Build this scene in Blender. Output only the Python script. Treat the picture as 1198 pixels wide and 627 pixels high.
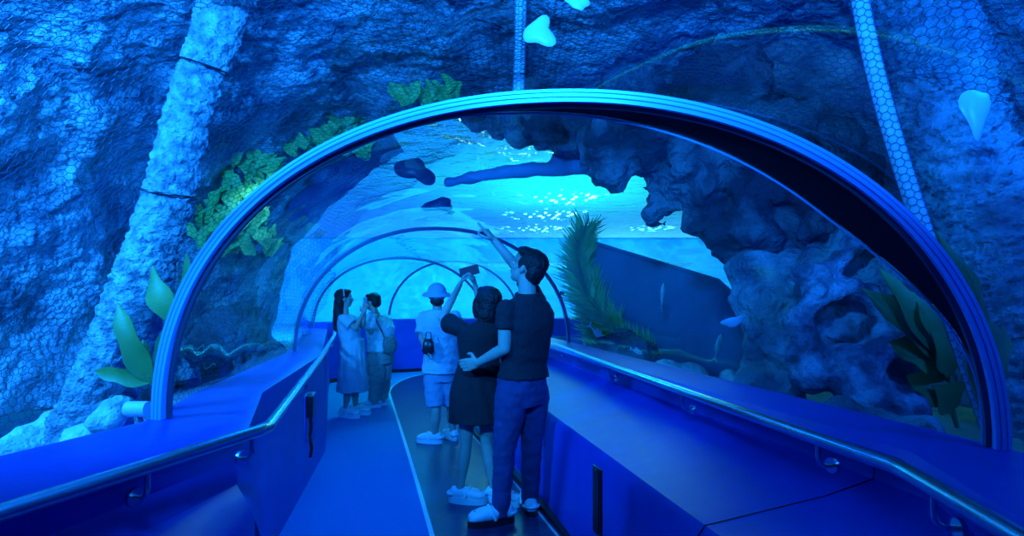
import bpy, bmesh, math, random
from mathutils import Vector, Matrix, noise
V = Vector
PI = math.pi
sc = bpy.context.scene
for o in list(bpy.data.objects): bpy.data.objects.remove(o)
COL = sc.collection

# ---------------------------------------------------------------- camera
FPX, HX, HY, CH = 620.0, 599.0, 350.0, 1.46
cd = bpy.data.cameras.new('camera'); cam = bpy.data.objects.new('camera', cd); COL.objects.link(cam)
cam.location = (0, 0, CH); cam.rotation_euler = (PI/2, 0, 0)
cd.sensor_width = 36; cd.lens = FPX/1198*36; cd.shift_y = (HY-313.5)/1198
cd.clip_start = .02; cd.clip_end = 200
sc.camera = cam
def P(px, py, y):
    return V(((px-HX)/FPX*y, y, CH-(py-HY)/FPX*y))

# ---------------------------------------------------------------- world, exposure, added lights
sc.view_settings.view_transform = 'Standard'; sc.view_settings.look = 'None'
sc.view_settings.exposure = 0.0; sc.view_settings.gamma = 1.0
sc.view_settings.use_curve_mapping = False
w = bpy.data.worlds.new('hall'); sc.world = w; w.use_nodes = True
wb = w.node_tree.nodes['Background']; wb.inputs[0].default_value = (0.0, .16, 1.0, 1); wb.inputs[1].default_value = .05
sc.cycles.use_denoising = True
try: sc.cycles.denoiser = 'OPENIMAGEDENOISE'
except Exception: pass
sc.cycles.max_bounces = 8; sc.cycles.transparent_max_bounces = 24
sc.cycles.sample_clamp_indirect = 6
sc.cycles.caustics_reflective = False; sc.cycles.caustics_refractive = False

def area(name, loc, aim, sx, sy, power, col):
    l = bpy.data.lights.new(name, 'AREA'); l.shape = 'RECTANGLE'; l.size = sx; l.size_y = sy
    l.energy = power; l.color = col
    o = bpy.data.objects.new(name, l); COL.objects.link(o); o.location = loc
    o.rotation_euler = (V(aim)-V(loc)).to_track_quat('-Z', 'Y').to_euler()
    return o
BLUE = (.004, .12, 1.0); DEEP = (.0, .08, 1.0); CYAN = (.0, .5, 1.0); AQUA = (.08, 1.0, .8)
area('added_tank_fill', (-2.9, .9, 2.8), (-4.3, 3.7, 2.3), .5, .3, 520, (.008, .26, 1))  # added unseen fills for the near rocks and canopy
area('added_tank_fill', (-.2, .1, 2.75), (-1.0, 2.2, 4.6), .5, .3, 600, (.006, .24, 1))
area('added_tank_fill', (2.3, .5, 2.7), (2.7, 3.0, 3.8), .4, .3, 75, BLUE)
area('added_down_fill', (-2.0, 1.2, 2.7), (-1.9, 1.5, .3), .5, .3, 6, DEEP)  # added unseen fills over the ledges, floor and people
area('added_down_fill', (1.6, .9, 2.6), (1.4, 1.6, .3), .5, .3, 5, DEEP)
area('added_down_fill', (-1.0, 4.4, 2.9), (-1.0, 4.0, 0), .8, .6, 24, DEEP)
area('added_down_fill', (-1.9, 8.4, 3.0), (-1.9, 8.2, 0), 1.0, .6, 65, (.0, .5, 1))
area('added_pool_fill', (2.5, 15, 2.95), (2.0, 24, 1.5), 7, 1.2, 850, (.0, .36, 1))  # added unseen fills brightening the back of the tank
area('added_pool_fill', (-7, 14, 3.1), (-7, 24, 1.0), 8, 1.2, 2100, (.0, .17, 1))
area('added_glow_fill', (1.0, 13.2, 6.2), (1.0, 13.2, 0), 4, 5, 520, (.03, 1, .55))  # added panel above the water for its green glow
area('added_glint_fill', (4, 30, 8.5), (1.8, 16, 4.2), 6, 4, 4200, (.35, 1, .85))  # added bright panel behind the tank, meant to sparkle through the water
area('added_tank_side_fill', (2.4, 2.1, 2.75), (2.4, 5.4, 1.8), .4, .3, 12, (.0, .2, 1))  # added unseen fill for the right reef
area('added_tunnel_side_fill', (-2.75, 5.5, 2.6), (-1.9, 6.9, 1.1), .3, .2, 5, (.12, .6, 1))  # added fill for the far couple, turned away from the camera
area('added_tank_side_fill', (-5.5, 7.0, 3.7), (-6.5, 9.0, 1.2), 2, .6, 420, (.0, .25, 1))  # added unseen fill for the left side of the tank

def ripple_spot(name, loc, aim, ang, power, col, scale, glints=False):  # added spot with a ripple pattern drawn into its emission
    l = bpy.data.lights.new(name, 'SPOT'); l.energy = power; l.color = col; l.spot_size = math.radians(ang); l.spot_blend = .6; l.shadow_soft_size = .02
    l.use_nodes = True; nt = l.node_tree; em = nt.nodes['Emission']; N = nt.nodes.new; L = nt.links.new
    tc = N('ShaderNodeTexCoord'); nz = N('ShaderNodeTexNoise'); nz.inputs['Scale'].default_value = 6; mp = N('ShaderNodeMixRGB'); mp.inputs[0].default_value = .16
    vo = N('ShaderNodeTexVoronoi'); vo.feature = 'DISTANCE_TO_EDGE'; vo.inputs['Scale'].default_value = scale
    rp = N('ShaderNodeMapRange'); rp.inputs[1].default_value = .0; rp.inputs[2].default_value = .10; rp.inputs[3].default_value = 5; rp.inputs[4].default_value = .6
    L(tc.outputs['Normal'], nz.inputs['Vector']); L(tc.outputs['Normal'], mp.inputs[1]); L(nz.outputs['Color'], mp.inputs[2]); sv = N('ShaderNodeVectorMath'); sv.operation = 'MULTIPLY'; sv.inputs[1].default_value = (1, 2.6, 1); L(mp.outputs[0], sv.inputs[0]); L(sv.outputs[0], vo.inputs['Vector'])
    if glints:  # bright cells drawn into the emission imitate water glints
        vo.feature = 'F1'; sv.inputs[1].default_value = (1, .3, .3); mp.inputs[0].default_value = .05
        rp.inputs[1].default_value = .20; rp.inputs[2].default_value = .34; rp.inputs[3].default_value = 14; rp.inputs[4].default_value = 0
    L(vo.outputs['Distance'], rp.inputs[0]); L(rp.outputs[0], em.inputs['Strength'])
    o = bpy.data.objects.new(name, l); COL.objects.link(o); o.location = loc; o.rotation_euler = (V(aim)-V(loc)).to_track_quat('-Z', 'Y').to_euler(); return o
ripple_spot('added_ripple_light', (1.0, 13, 4.0), (1.5, 24, 2.2), 120, 700, (.02, .8, 1), 22)  # added spots throwing drawn caustics onto the back wall
ripple_spot('added_ripple_light', (-4.5, 11, 4.0), (-5, 24, 1.8), 120, 800, (.0, .45, 1), 20)

ripple_spot('added_ripple_light', (1.35, 14.4, 6.6), (1.35, 14.4, 0), 60, 750, (.45, 1, .8), 15, True)  # added overhead spots throwing drawn glints onto the water surface
ripple_spot('added_ripple_light', (1.15, 17.2, 6.6), (1.15, 17.2, 0), 66, 850, (.45, 1, .85), 15, True)
ripple_spot('added_ripple_light', (1.0, 20.6, 6.6), (1.0, 20.6, 0), 66, 850, (.35, 1, .9), 15, True)
ripple_spot('added_ripple_light', (5.3, 20.5, 6.6), (5.3, 20.5, 0), 56, 420, (.3, 1, .9), 15, True)

# ---------------------------------------------------------------- tags
def tag(o, label=None, cat=None, group=None, kind=None):
    if label: o['label'] = label
    if cat: o['category'] = cat
    if group: o['group'] = group
    if kind: o['kind'] = kind
    return o
def empty(name, loc, label=None, cat=None, group=None):
    o = bpy.data.objects.new(name, None); COL.objects.link(o); o.location = loc
    o.empty_display_size = .1
    return tag(o, label, cat, group)

# ---------------------------------------------------------------- materials
def mat(name, col, rough=.5, metal=0, col2=None, scale=8, bump=0, bscale=30, bdist=.02, detail=5, spec=.5, emit=None, lo=.35, hi=.65, sheen=0):
    m = bpy.data.materials.new(name); m.use_nodes = True
    nt = m.node_tree; b = nt.nodes['Principled BSDF']
    b.inputs['Base Color'].default_value = (*col, 1); b.inputs['Roughness'].default_value = rough
    b.inputs['Metallic'].default_value = metal; b.inputs['Specular IOR Level'].default_value = spec
    tc = nt.nodes.new('ShaderNodeTexCoord')
    if col2:
        n = nt.nodes.new('ShaderNodeTexNoise'); n.inputs['Scale'].default_value = scale; n.inputs['Detail'].default_value = detail
        r = nt.nodes.new('ShaderNodeValToRGB'); r.color_ramp.elements[0].position = lo; r.color_ramp.elements[1].position = hi
        r.color_ramp.elements[0].color = (*col, 1); r.color_ramp.elements[1].color = (*col2, 1)
        nt.links.new(tc.outputs['Object'], n.inputs['Vector']); nt.links.new(n.outputs['Fac'], r.inputs['Fac'])
        nt.links.new(r.outputs['Color'], b.inputs['Base Color'])
    if bump:
        n = nt.nodes.new('ShaderNodeTexNoise'); n.inputs['Scale'].default_value = bscale; n.inputs['Detail'].default_value = 6
        bp = nt.nodes.new('ShaderNodeBump'); bp.inputs['Strength'].default_value = bump; bp.inputs['Distance'].default_value = bdist
        nt.links.new(tc.outputs['Object'], n.inputs['Vector']); nt.links.new(n.outputs['Fac'], bp.inputs['Height'])
        nt.links.new(bp.outputs['Normal'], b.inputs['Normal'])
    if emit:
        b.inputs['Emission Color'].default_value = (*emit[0], 1); b.inputs['Emission Strength'].default_value = emit[1]
    return m
def sheet(name, reflect=1.0, tint=(1, 1, 1), bump=.1, bscale=2.0, rough=.01, add=.03):
    m = bpy.data.materials.new(name); m.use_nodes = True; nt = m.node_tree
    for n in list(nt.nodes): nt.nodes.remove(n)
    out = nt.nodes.new('ShaderNodeOutputMaterial'); mx = nt.nodes.new('ShaderNodeMixShader')
    tr = nt.nodes.new('ShaderNodeBsdfTransparent'); tr.inputs[0].default_value = (*tint, 1)
    gl = nt.nodes.new('ShaderNodeBsdfGlossy'); gl.inputs['Roughness'].default_value = rough
    fr = nt.nodes.new('ShaderNodeLayerWeight'); fr.inputs['Blend'].default_value = .5
    mu = nt.nodes.new('ShaderNodeMath'); mu.operation = 'MULTIPLY_ADD'; mu.inputs[1].default_value = reflect; mu.inputs[2].default_value = add
    mu.use_clamp = True
    tc = nt.nodes.new('ShaderNodeTexCoord'); nz = nt.nodes.new('ShaderNodeTexNoise'); nz.inputs['Scale'].default_value = bscale
    nz.inputs['Detail'].default_value = 1.5
    bp = nt.nodes.new('ShaderNodeBump'); bp.inputs['Strength'].default_value = bump; bp.inputs['Distance'].default_value = .2
    L = nt.links.new
    L(tc.outputs['Object'], nz.inputs['Vector']); L(nz.outputs['Fac'], bp.inputs['Height']); L(bp.outputs['Normal'], gl.inputs['Normal'])
    pw_ = nt.nodes.new('ShaderNodeMath'); pw_.operation = 'POWER'; pw_.inputs[1].default_value = 4.5
    L(fr.outputs['Facing'], pw_.inputs[0]); L(pw_.outputs[0], mu.inputs[0]); L(mu.outputs[0], mx.inputs[0]); L(tr.outputs[0], mx.inputs[1]); L(gl.outputs[0], mx.inputs[2])
    L(mx.outputs[0], out.inputs[0])
    return m
M = {}
M['paint'] = mat('blue_fibreglass', (.008, .06, .50), .38, col2=(.012, .085, .58), scale=3, bump=.12, bscale=9)
M['carpet'] = mat('blue_carpet', (.03, .32, .70), .95, col2=(.04, .38, .8), scale=90, bump=.5, bscale=260, spec=.1)
M['walk'] = mat('dark_rubber', (.02, .03, .09), .3, col2=(.04, .05, .13), scale=2.5, bump=.10, bscale=25)
M['line'] = mat('pale_strip', (.8, .85, .9), .4)
M['steel'] = mat('brushed_steel', (.62, .68, .72), .22, 1.0, bump=.03, bscale=60)
M['alu'] = mat('pale_anodised_metal', (.20, .50, .92), .38, .1)
M['alu_d'] = mat('dark_anodised_metal', (.10, .13, .2), .4, .3)
M['black'] = mat('black_rubber', (.004, .005, .008), .35)
M['bplastic'] = mat('black_plastic', (.012, .014, .02), .3)
M['clear'] = sheet('clear_plastic', .5, bump=0, add=.06)
M['rockL'] = mat('netted_rock', (.10, .16, .22), .85, col2=(.42, .55, .62), scale=2.2, bump=1.0, bscale=13, bdist=.12, lo=.38, hi=.62)
M['rockR'] = mat('dark_rock', (.10, .14, .18), .9, col2=(.36, .46, .5), scale=3.0, bump=1.0, bscale=9, bdist=.12, lo=.36, hi=.66)
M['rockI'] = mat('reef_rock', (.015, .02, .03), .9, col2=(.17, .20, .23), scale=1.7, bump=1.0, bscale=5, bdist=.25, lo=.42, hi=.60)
M['coral'] = mat('pale_coral_rock', (.35, .42, .4), .9, col2=(.75, .8, .7), scale=9, bump=1.0, bscale=40)
M['trunk'] = mat('crusted_trunk', (.16, .20, .24), .95, col2=(.52, .56, .58), scale=16, bump=1.0, bscale=48, bdist=.05)
M['wire'] = mat('netting_wire', (.02, .05, .12), .45, .0)
M['leafL'] = mat('green_frond', (.08, .20, .03), .5, col2=(.18, .30, .05), scale=5)
M['leafD'] = mat('dark_green_frond', (.04, .16, .03), .5, col2=(.09, .24, .05), scale=5)
M['weed'] = mat('brown_green_weed', (.2, .55, .10), .7, col2=(.45, .8, .16), scale=6)
M['fish'] = mat('pale_fish', (.65, .8, .85), .3)
M['fishd'] = mat('dark_fish', (.03, .05, .08), .4)
M['hull'] = mat('dark_hull_paint', (.06, .20, .34), .6, col2=(.10, .28, .46), scale=1.2, bump=.4, bscale=5)
M['sand'] = mat('seabed_sand', (.3, .4, .42), .95, col2=(.5, .6, .55), scale=3, bump=.6, bscale=14)
M['tank'] = mat('tank_wall_paint', (.25, .55, .8), .7, col2=(.4, .7, .85), scale=.5, bump=.1, bscale=2)
M['skin'] = mat('skin', (.5, .38, .3), .55)
M['hair'] = mat('black_hair', (.006, .006, .008), .45, bump=.6, bscale=90)
M['navy'] = mat('dark_shirt_cloth', (.012, .014, .022), .85, bump=.3, bscale=120)
M['blackcloth'] = mat('black_dress_cloth', (.01, .011, .016), .85, bump=.3, bscale=90)
M['jeans'] = mat('blue_denim', (.025, .04, .13), .85, col2=(.035, .05, .18), scale=10, bump=.3, bscale=150)
M['tee'] = mat('pale_tee_cloth', (.5, .6, .65), .9, bump=.25, bscale=60)
M['shorts'] = mat('light_denim', (.25, .34, .48), .9, bump=.3, bscale=120)
M['dress'] = mat('pale_blue_dress_cloth', (.40, .62, .68), .85, bump=.25, bscale=60)
M['whitecloth'] = mat('white_shirt_cloth', (.75, .82, .82), .9, bump=.2, bscale=60)
M['beige'] = mat('beige_trouser_cloth', (.42, .42, .36), .9, bump=.3, bscale=70)
M['white'] = mat('white_rubber', (.78, .82, .85), .5)
M['bag'] = mat('woven_bag', (.16, .18, .16), .8, col2=(.35, .36, .3), scale=60, bump=.8, bscale=80)

# ---------------------------------------------------------------- mesh helpers
def link(name, me, m=None, parent=None, loc=None, smooth=True, sa=None):
    o = bpy.data.objects.new(name, me); COL.objects.link(o)
    if m: me.materials.append(m)
    if smooth:
        for p in me.polygons: p.use_smooth = True
        if sa:
            try: me.set_sharp_from_angle(angle=math.radians(sa))
            except Exception: pass
    if parent: o.parent = parent
    if loc is not None: o.location = loc
    return o
def bm_obj(name, bm, m, parent=None, off=None, smooth=True, sa=40, norm=True):
    if off is not None: bmesh.ops.translate(bm, verts=bm.verts, vec=-V(off))
    if norm: bmesh.ops.recalc_face_normals(bm, faces=bm.faces)
    me = bpy.data.meshes.new(name); bm.to_mesh(me); bm.free()
    loc = None
    if off is not None and parent is None: loc = off
    return link(name, me, m, parent, loc, smooth, sa)
def frame(d):
    d = d.normalized(); a = V((0, 0, 1)) if abs(d.z) < .9 else V((1, 0, 0))
    s = d.cross(a).normalized(); return s, d.cross(s).normalized()
def tube(bm, pts, r, seg=10, closed=False, cap=True):
    pts = [V(p) for p in pts]; n = len(pts); rings = []
    rr = r if isinstance(r, (list, tuple)) else [r]*n
    ps = None
    for i, p in enumerate(pts):
        if closed: d = pts[(i+1) % n]-pts[i-1]
        else: d = pts[min(i+1, n-1)]-pts[max(i-1, 0)]
        d.normalize()
        if ps is None: s, t = frame(d)
        else:
            s = (ps-d*ps.dot(d)).normalized(); t = d.cross(s)
        ps = s
        rings.append([bm.verts.new(p+(s*math.cos(2*PI*k/seg)+t*math.sin(2*PI*k/seg))*rr[i]) for k in range(seg)])
    for i in range(n if closed else n-1):
        a, b = rings[i], rings[(i+1) % n]
        for k in range(seg): bm.faces.new((a[k], a[(k+1) % seg], b[(k+1) % seg], b[k]))
    if cap and not closed:
        bm.faces.new(rings[0][::-1]); bm.faces.new(rings[-1])
def box(bm, c, sx, sy, sz, rot=None, bev=0):
    r = bmesh.ops.create_cube(bm, size=1); vs = r['verts']
    bmesh.ops.scale(bm, verts=vs, vec=(sx, sy, sz))
    if bev:
        es = list({e for v in vs for e in v.link_edges})
        g = bmesh.ops.bevel(bm, geom=es, offset=bev, segments=2, affect='EDGES', profile=.5); vs = list({v for f in g['faces'] for v in f.verts} | {v for v in vs if v.is_valid})
    if rot: bmesh.ops.transform(bm, verts=vs, matrix=rot.to_4x4())
    bmesh.ops.translate(bm, verts=vs, vec=c)
def ball(bm, c, ax, seg=16, rings=10):
    """ax: three axis vectors (already scaled)"""
    r = bmesh.ops.create_uvsphere(bm, u_segments=seg, v_segments=rings, radius=1)
    m = Matrix((ax[0], ax[1], ax[2])).transposed().to_4x4(); m.translation = V(c)
    bmesh.ops.transform(bm, verts=r['verts'], matrix=m)
def sph(bm, c, r, seg=12): ball(bm, c, (V((r, 0, 0)), V((0, r, 0)), V((0, 0, r))), seg, max(6, seg//2+2))
def cone(bm, a, b, ra, rb, seg=14):
    tube(bm, [a, b], [ra, rb], seg)
def capsule(bm, pts, rs, seg=12):
    for i in range(len(pts)-1):
        a, b = V(pts[i]), V(pts[i+1])
        if (b-a).length > 1e-4: cone(bm, a, b, rs[i], rs[i+1], seg)
    for p, r in zip(pts, rs): sph(bm, p, r*1.0, seg)
def loft(bm, secs, seg=24, power=2.0):
    """secs: (centre, side half vector, depth half vector)"""
    rings = []
    for c, s, d in secs:
        ring = []
        for k in range(seg):
            a = 2*PI*k/seg; ca, sa = math.cos(a), math.sin(a)
            ring.append(bm.verts.new(V(c)+V(s)*math.copysign(abs(ca)**(2/power), ca)+V(d)*math.copysign(abs(sa)**(2/power), sa)))
        rings.append(ring)
    for a, b in zip(rings, rings[1:]):
        for k in range(seg): bm.faces.new((a[k], a[(k+1) % seg], b[(k+1) % seg], b[k]))
    bm.faces.new(rings[0][::-1]); bm.faces.new(rings[-1])
def fuse(name, bm, m, parent=None, off=None, voxel=.008, smooth=4, disp=None):
    bmesh.ops.recalc_face_normals(bm, faces=bm.faces)
    me = bpy.data.meshes.new('tmp'); bm.to_mesh(me); bm.free()
    t = bpy.data.objects.new('tmp', me); COL.objects.link(t)
    md = t.modifiers.new('r', 'REMESH'); md.mode = 'VOXEL'; md.voxel_size = voxel
    if smooth:
        s = t.modifiers.new('s', 'SMOOTH'); s.iterations = smooth; s.factor = .5
    dg = bpy.context.evaluated_depsgraph_get(); dg.update()
    nm = bpy.data.meshes.new_from_object(t.evaluated_get(dg)); nm.name = name
    bpy.data.objects.remove(t); bpy.data.meshes.remove(me)
    nm.materials.clear()
    if disp:
        ns = [v.normal.copy() for v in nm.vertices]
        for v, n in zip(nm.vertices, ns): v.co += n*disp(v.co)
    if off is not None:
        o_ = V(off)
        for v in nm.vertices: v.co -= o_
    return link(name, nm, m, parent, off if parent is None else None)
def strips(bm, A, B):
    """quad strip between equal point lists"""
    a = [bm.verts.new(p) for p in A]; b = [bm.verts.new(p) for p in B]
    for i in range(len(a)-1): bm.faces.new((a[i], a[i+1], b[i+1], b[i]))

# ---------------------------------------------------------------- tunnel shell
ZB, ZT = .97, 2.2
def arch(Lp, Rp, n=64, zb=ZB, zt=ZT, pw=2.12, grow=0.0, dz=0):
    Lp, Rp = V((*Lp, 0)), V((*Rp, 0)); mid = (Lp+Rp)/2; hv = (Rp-Lp)/2; hv = hv*(1+grow/hv.length)
    out = []
    for i in range(n+1):
        a = PI*i/n; c, s = -math.cos(a), math.sin(a)
        u = math.copysign(abs(c)**(2/pw), c); z = abs(s)**(2/pw)
        out.append(mid+hv*u+V((0, 0, zb+(zt+grow-zb)*z+dz)))
    return out
RG = [  # glass base points left, right
    ((-2.35, -1.2), (.62, -1.7)),
    ((-1.44, 2.17), (1.60, 1.74)),
    ((-1.44, 2.20), (1.59, 1.78)),
    ((-2.05, 5.00), (.65, 6.08)),
    ((-3.45, 9.20), (-.50, 9.85)),
    ((-2.55, 10.95), (.15, 9.75)),
    ((-.6, 11.9), (.9, 9.7)),
    ((3.6, 11.9), (3.6, 9.6)),
]
GL = sheet('tunnel_acrylic', .95, tint=(.95, .99, 1.0), bump=.12, bscale=1.3, add=.03)
GL0 = sheet('near_tunnel_acrylic', .8, tint=(.95, .98, 1.0), bump=.06, bscale=.8, add=.10)
def wedge(n, grow=0.0):
    """start loop of the second panel: swings away from the main arch on its right side"""
    out = []
    for i, p in enumerate(arch(*RG[1], n, grow=grow)):
        t = i/n; w_ = max(0.0, 1-(t-.76)/.20) if t > .76 else max(0.0, 1-(.76-t)/.46)
        w_ = w_*w_*(3-2*w_); out.append(p+V((-.12, 1, 0))*(.04+.10*w_)-V((.07, 0, .035))*w_)
    return out
def pane(idx, a, b, m):
    bm = bmesh.new(); N = 14; A = wedge(64) if a == 2 else arch(*RG[a]); B = arch(*RG[b]); grid = []
    for j in range(N+1):
        t = j/N; grid.append([bm.verts.new(p.lerp(q, t)) for p, q in zip(A, B)])
    for j in range(N):
        for i in range(len(A)-1): bm.faces.new((grid[j][i], grid[j][i+1], grid[j+1][i+1], grid[j+1][i]))
    o = bm_obj('window_%d' % idx, bm, m); o['kind'] = 'structure'; return o
pane(1, 0, 1, GL0)
for k, (a, b) in enumerate(((2, 3), (3, 4), (4, 5), (5, 6), (6, 7))): pane(k+2, a, b, GL)

def ring_band(bm, Lp, Rp, prof, dirv):
    """prof: list of (radial growth, depth) closed loop swept over the arch"""
    loops = []
    for g, d in prof:
        loops.append([p+V(dirv)*d for p in arch(Lp, Rp, 96, grow=g)])
    n = len(loops); vs = [[bm.verts.new(p) for p in lp] for lp in loops]
    for k in range(n):
        a, b = vs[k], vs[(k+1) % n]
        for i in range(len(a)-1): bm.faces.new((a[i], a[i+1], b[i+1], b[i]))
    bm.faces.new([v[0] for v in vs]); bm.faces.new([v[-1] for v in vs][::-1])
# main arch
a1 = empty('tunnel_arch', (0, 1.95, ZB), 'wide pale blue metal arch frame nearest the viewer, spanning the whole tunnel', 'arch')
nd = V((.2, 1, 0)).normalized()
bm = bmesh.new(); ring_band(bm, *RG[1], [(.024, -.022), (.024, .015), (-.012, .015), (-.012, .004), (-.018, .004), (-.018, -.006), (-.022, -.006), (-.022, -.022), (-.010, -.022), (-.009, -.016), (-.005, -.016), (-.004, -.022), (.008, -.022), (.009, -.016), (.012, -.016), (.013, -.022)], nd)
bm_obj('frame', bm, M['alu'], a1, a1.location, sa=30)
bm = bmesh.new(); ring_band(bm, *RG[1], [(-.014, .016), (-.014, .028), (-.030, .028), (-.030, .016)], nd)
o = bm_obj('groove_trim', bm, M['alu_d'], a1, a1.location, sa=30)
# black wedge gusset between arch and second panel
bm = bmesh.new(); A = [p+nd*.029 for p in arch(*RG[1], 96, grow=-.012)]; B = wedge(96, -.004)
A2 = [p+nd*.029 for p in arch(*RG[1], 96, grow=.01)]; B2 = wedge(96, .016)
vs = [[bm.verts.new(p) for p in q] for q in (A, B, B2, A2)]
for k in range(4):
    a, b = vs[k], vs[(k+1) % 4]
    for i in range(96): bm.faces.new((a[i], a[i+1], b[i+1], b[i]))
bm_obj('gasket', bm, M['black'], a1, a1.location)
bm = bmesh.new(); tube(bm, [p-V((0, 0, .0)) for p in wedge(96, -.012)], .004, 6)
bm_obj('seam_trim', bm, M['alu'], a1, a1.location)
lab = [None, None, None, 'thin dark arch rib over the tunnel above the pointing man', 'far dark arch rib behind the cap wearer, just before the end wall',
       'thin arch rib standing over the bend at the end wall']
for k in (3, 4, 5):
    Lp, Rp = RG[k]; t = V((Rp[0]-Lp[0], Rp[1]-Lp[1], 0)); n_ = V((-t.y, t.x, 0)).normalized()
    mid = ((Lp[0]+Rp[0])/2, (Lp[1]+Rp[1])/2, ZB)
    r_ = empty('arch_rib', mid, lab[k], 'arch')
    bm = bmesh.new(); ring_band(bm, Lp, Rp, [(.012, -.02), (.012, .02), (-.018, .02), (-.018, -.02)], n_)
    bm_obj('rib', bm, M['alu_d'], r_, mid)
    bm = bmesh.new(); ring_band(bm, Lp, Rp, [(-.0185, -.006), (-.0185, .006), (-.023, .006), (-.023, -.006)], n_)
    bm_obj('joint_bead', bm, M['alu'], r_, mid)

# ---------------------------------------------------------------- parapet walls
def sweep(name, st, m, kind='structure'):
    """st: list of (point, inward dir, profile [(offset, z)])"""
    bm = bmesh.new(); prev = None
    for p, d, pr in st:
        p = V((*p, 0)); d = V((*d, 0)).normalized()
        ring = [bm.verts.new(p+d*o_+V((0, 0, z))) for o_, z in pr]
        if prev:
            for i in range(len(ring)):
                j = (i+1) % len(ring); bm.faces.new((prev[i], prev[j], ring[j], ring[i]))
        else: bm.faces.new(ring[::-1])
        prev = ring
    bm.faces.new(prev)
    bmesh.ops.bevel(bm, geom=[e for e in bm.edges if len(e.link_faces) == 2 and e.calc_face_angle(0) > .5], offset=.012, segments=2, affect='EDGES')
    o = bm_obj(name, bm, m, sa=35)
    if kind: o['kind'] = kind
    return o
PL0 = [(-.08, 0), (-.08, .955), (0, .97), (.36, .96), (.41, .93), (.38, .89), (.32, .80), (.36, .70), (.56, .62), (.60, .56), (.60, 0)]
PL1 = [(-.08, 0), (-.08, .955), (0, .97), (.30, .96), (.36, .93), (.33, .89), (.30, .80), (.31, .70), (.36, .62), (.385, .56), (.39, 0)]
PL2 = [(-.08, 0), (-.08, .955), (0, .97), (.19, .955), (.24, .93), (.25, .80), (.255, .70), (.26, .62), (.265, .56), (.27, 0)]
sweep('wall_left', [((-2.35, -1.2), (1, -.28), PL0), ((-1.58, 1.66), (1, -.28), PL0), ((-1.44, 2.18), (1, -.02), PL1),
                    ((-1.65, 2.95), (1, .25), PL2), ((-2.05, 5.00), (1, .27), PL2), ((-3.45, 9.2), (1, .1), PL2)], M['paint'])
PR = [(-.08, 0), (-.08, .955), (0, .97), (.29, .96), (.32, .935), (.30, .905), (.20, .88), (.21, .79), (.40, .735), (.87, .65), (.90, .61), (.92, 0)]
sweep('wall_right', [((.62, -1.7), (-1, .2), PR), ((1.60, 1.74), (-1, .02), PR), ((1.57, 1.93), (-1, -.1), PR),
                     ((.65, 6.08), (-1, -.24), PR), ((-.20, 9.6), (-1, -.24), PR), ], M['paint'])
PE = [(-.08, 0), (-.08, 1.04), (0, 1.06), (.19, 1.06), (.24, 1.04), (.25, .80), (.255, .70), (.26, .62), (.265, .56), (.27, 0)]
sweep('wall_end', [((-3.45, 9.2), (1, .1), PE), ((-2.75, 10.75), (.6, -.8), PE), ((-1.6, 11.1), (.3, -1), PE), ((-.6, 11.9-.4), (.05, -1), PE), ((3.6, 11.9), (0, -1), PE)], M['paint'])
# floor
def poly(name, pts, z, m, th=.0, kind='structure'):
    bm = bmesh.new(); f = bm.faces.new([bm.verts.new((x, y, z)) for x, y in pts])
    if th:
        r = bmesh.ops.extrude_face_region(bm, geom=[f])
        bmesh.ops.translate(bm, verts=[v for v in r['geom'] if isinstance(v, bmesh.types.BMVert)], vec=(0, 0, -th))
    o = bm_obj(name, bm, m, smooth=False)
    if kind: o['kind'] = kind
    return o
poly('floor', [(-2.4, -1.6), (.8, -1.6), (1.55, 1.7), (.6, 6.0), (-.1, 9.6), (3.6, 9.6), (3.6, 11.8), (-1, 11.6), (-2.8, 10.8), (-3.4, 9.2), (-2.3, 5.0), (-1.45, 2.2)], 0, M['carpet'], .05)
LINE = [(-.02, .4), (.02, .9), (-.10, 1.8), (-.495, 3.27), (-1.05, 5.25), (-1.80, 7.85), (-1.93, 8.35), (-1.99, 8.9), (-1.97, 9.45), (-1.86, 9.95), (-1.66, 10.3), (-1.3, 10.45), (-.6, 10.55), (1, 10.6)]
def smooth_line(pts, k=6):
    out = []
    for i in range(len(pts)-1):
        p0, p1, p2, p3 = [V((*pts[max(0, min(len(pts)-1, j))], 0)) for j in (i-1, i, i+1, i+2)]
        for q in range(k):
            t = q/k
            out.append(.5*((2*p1)+(p2-p0)*t+(2*p0-5*p1+4*p2-p3)*t*t+(3*p1-p0-3*p2+p3)*t**3))
    out.append(V((*pts[-1], 0))); return out
LN = smooth_line(LINE)
poly('floor_walkway', [(p.x, p.y) for p in LN]+[(1, 9.7), (-.95, 9.6), (-1.16, 8.9), (-.33, 5.66), (.02, 4.5), (.34, 3.38), (.70, 1.9), (.66, 1.0), (.5, .4)], .006, M['walk'])
def ribbon(name, pts, wd, z, m, th=.004):
    bm = bmesh.new(); L_, R_ = [], []
    for i, p in enumerate(pts):
        d = (pts[min(i+1, len(pts)-1)]-pts[max(i-1, 0)]).normalized(); n_ = V((-d.y, d.x, 0))
        L_.append(p+n_*wd/2+V((0, 0, z))); R_.append(p-n_*wd/2+V((0, 0, z)))
    a = [bm.verts.new(p) for p in L_]; b = [bm.verts.new(p) for p in R_]
    c = [bm.verts.new(p+V((0, 0, th))) for p in R_]; d = [bm.verts.new(p+V((0, 0, th))) for p in L_]
    for i in range(len(a)-1):
        for u, v in ((a, b), (b, c), (c, d), (d, a)): bm.faces.new((u[i], u[i+1], v[i+1], v[i]))
    bm.faces.new((a[0], b[0], c[0], d[0])); bm.faces.new((a[-1], b[-1], c[-1], d[-1]))
    o = bm_obj(name, bm, m, smooth=False); o['kind'] = 'structure'; return o
ribbon('trim_1', LN, .030, .006, M['line'])
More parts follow.
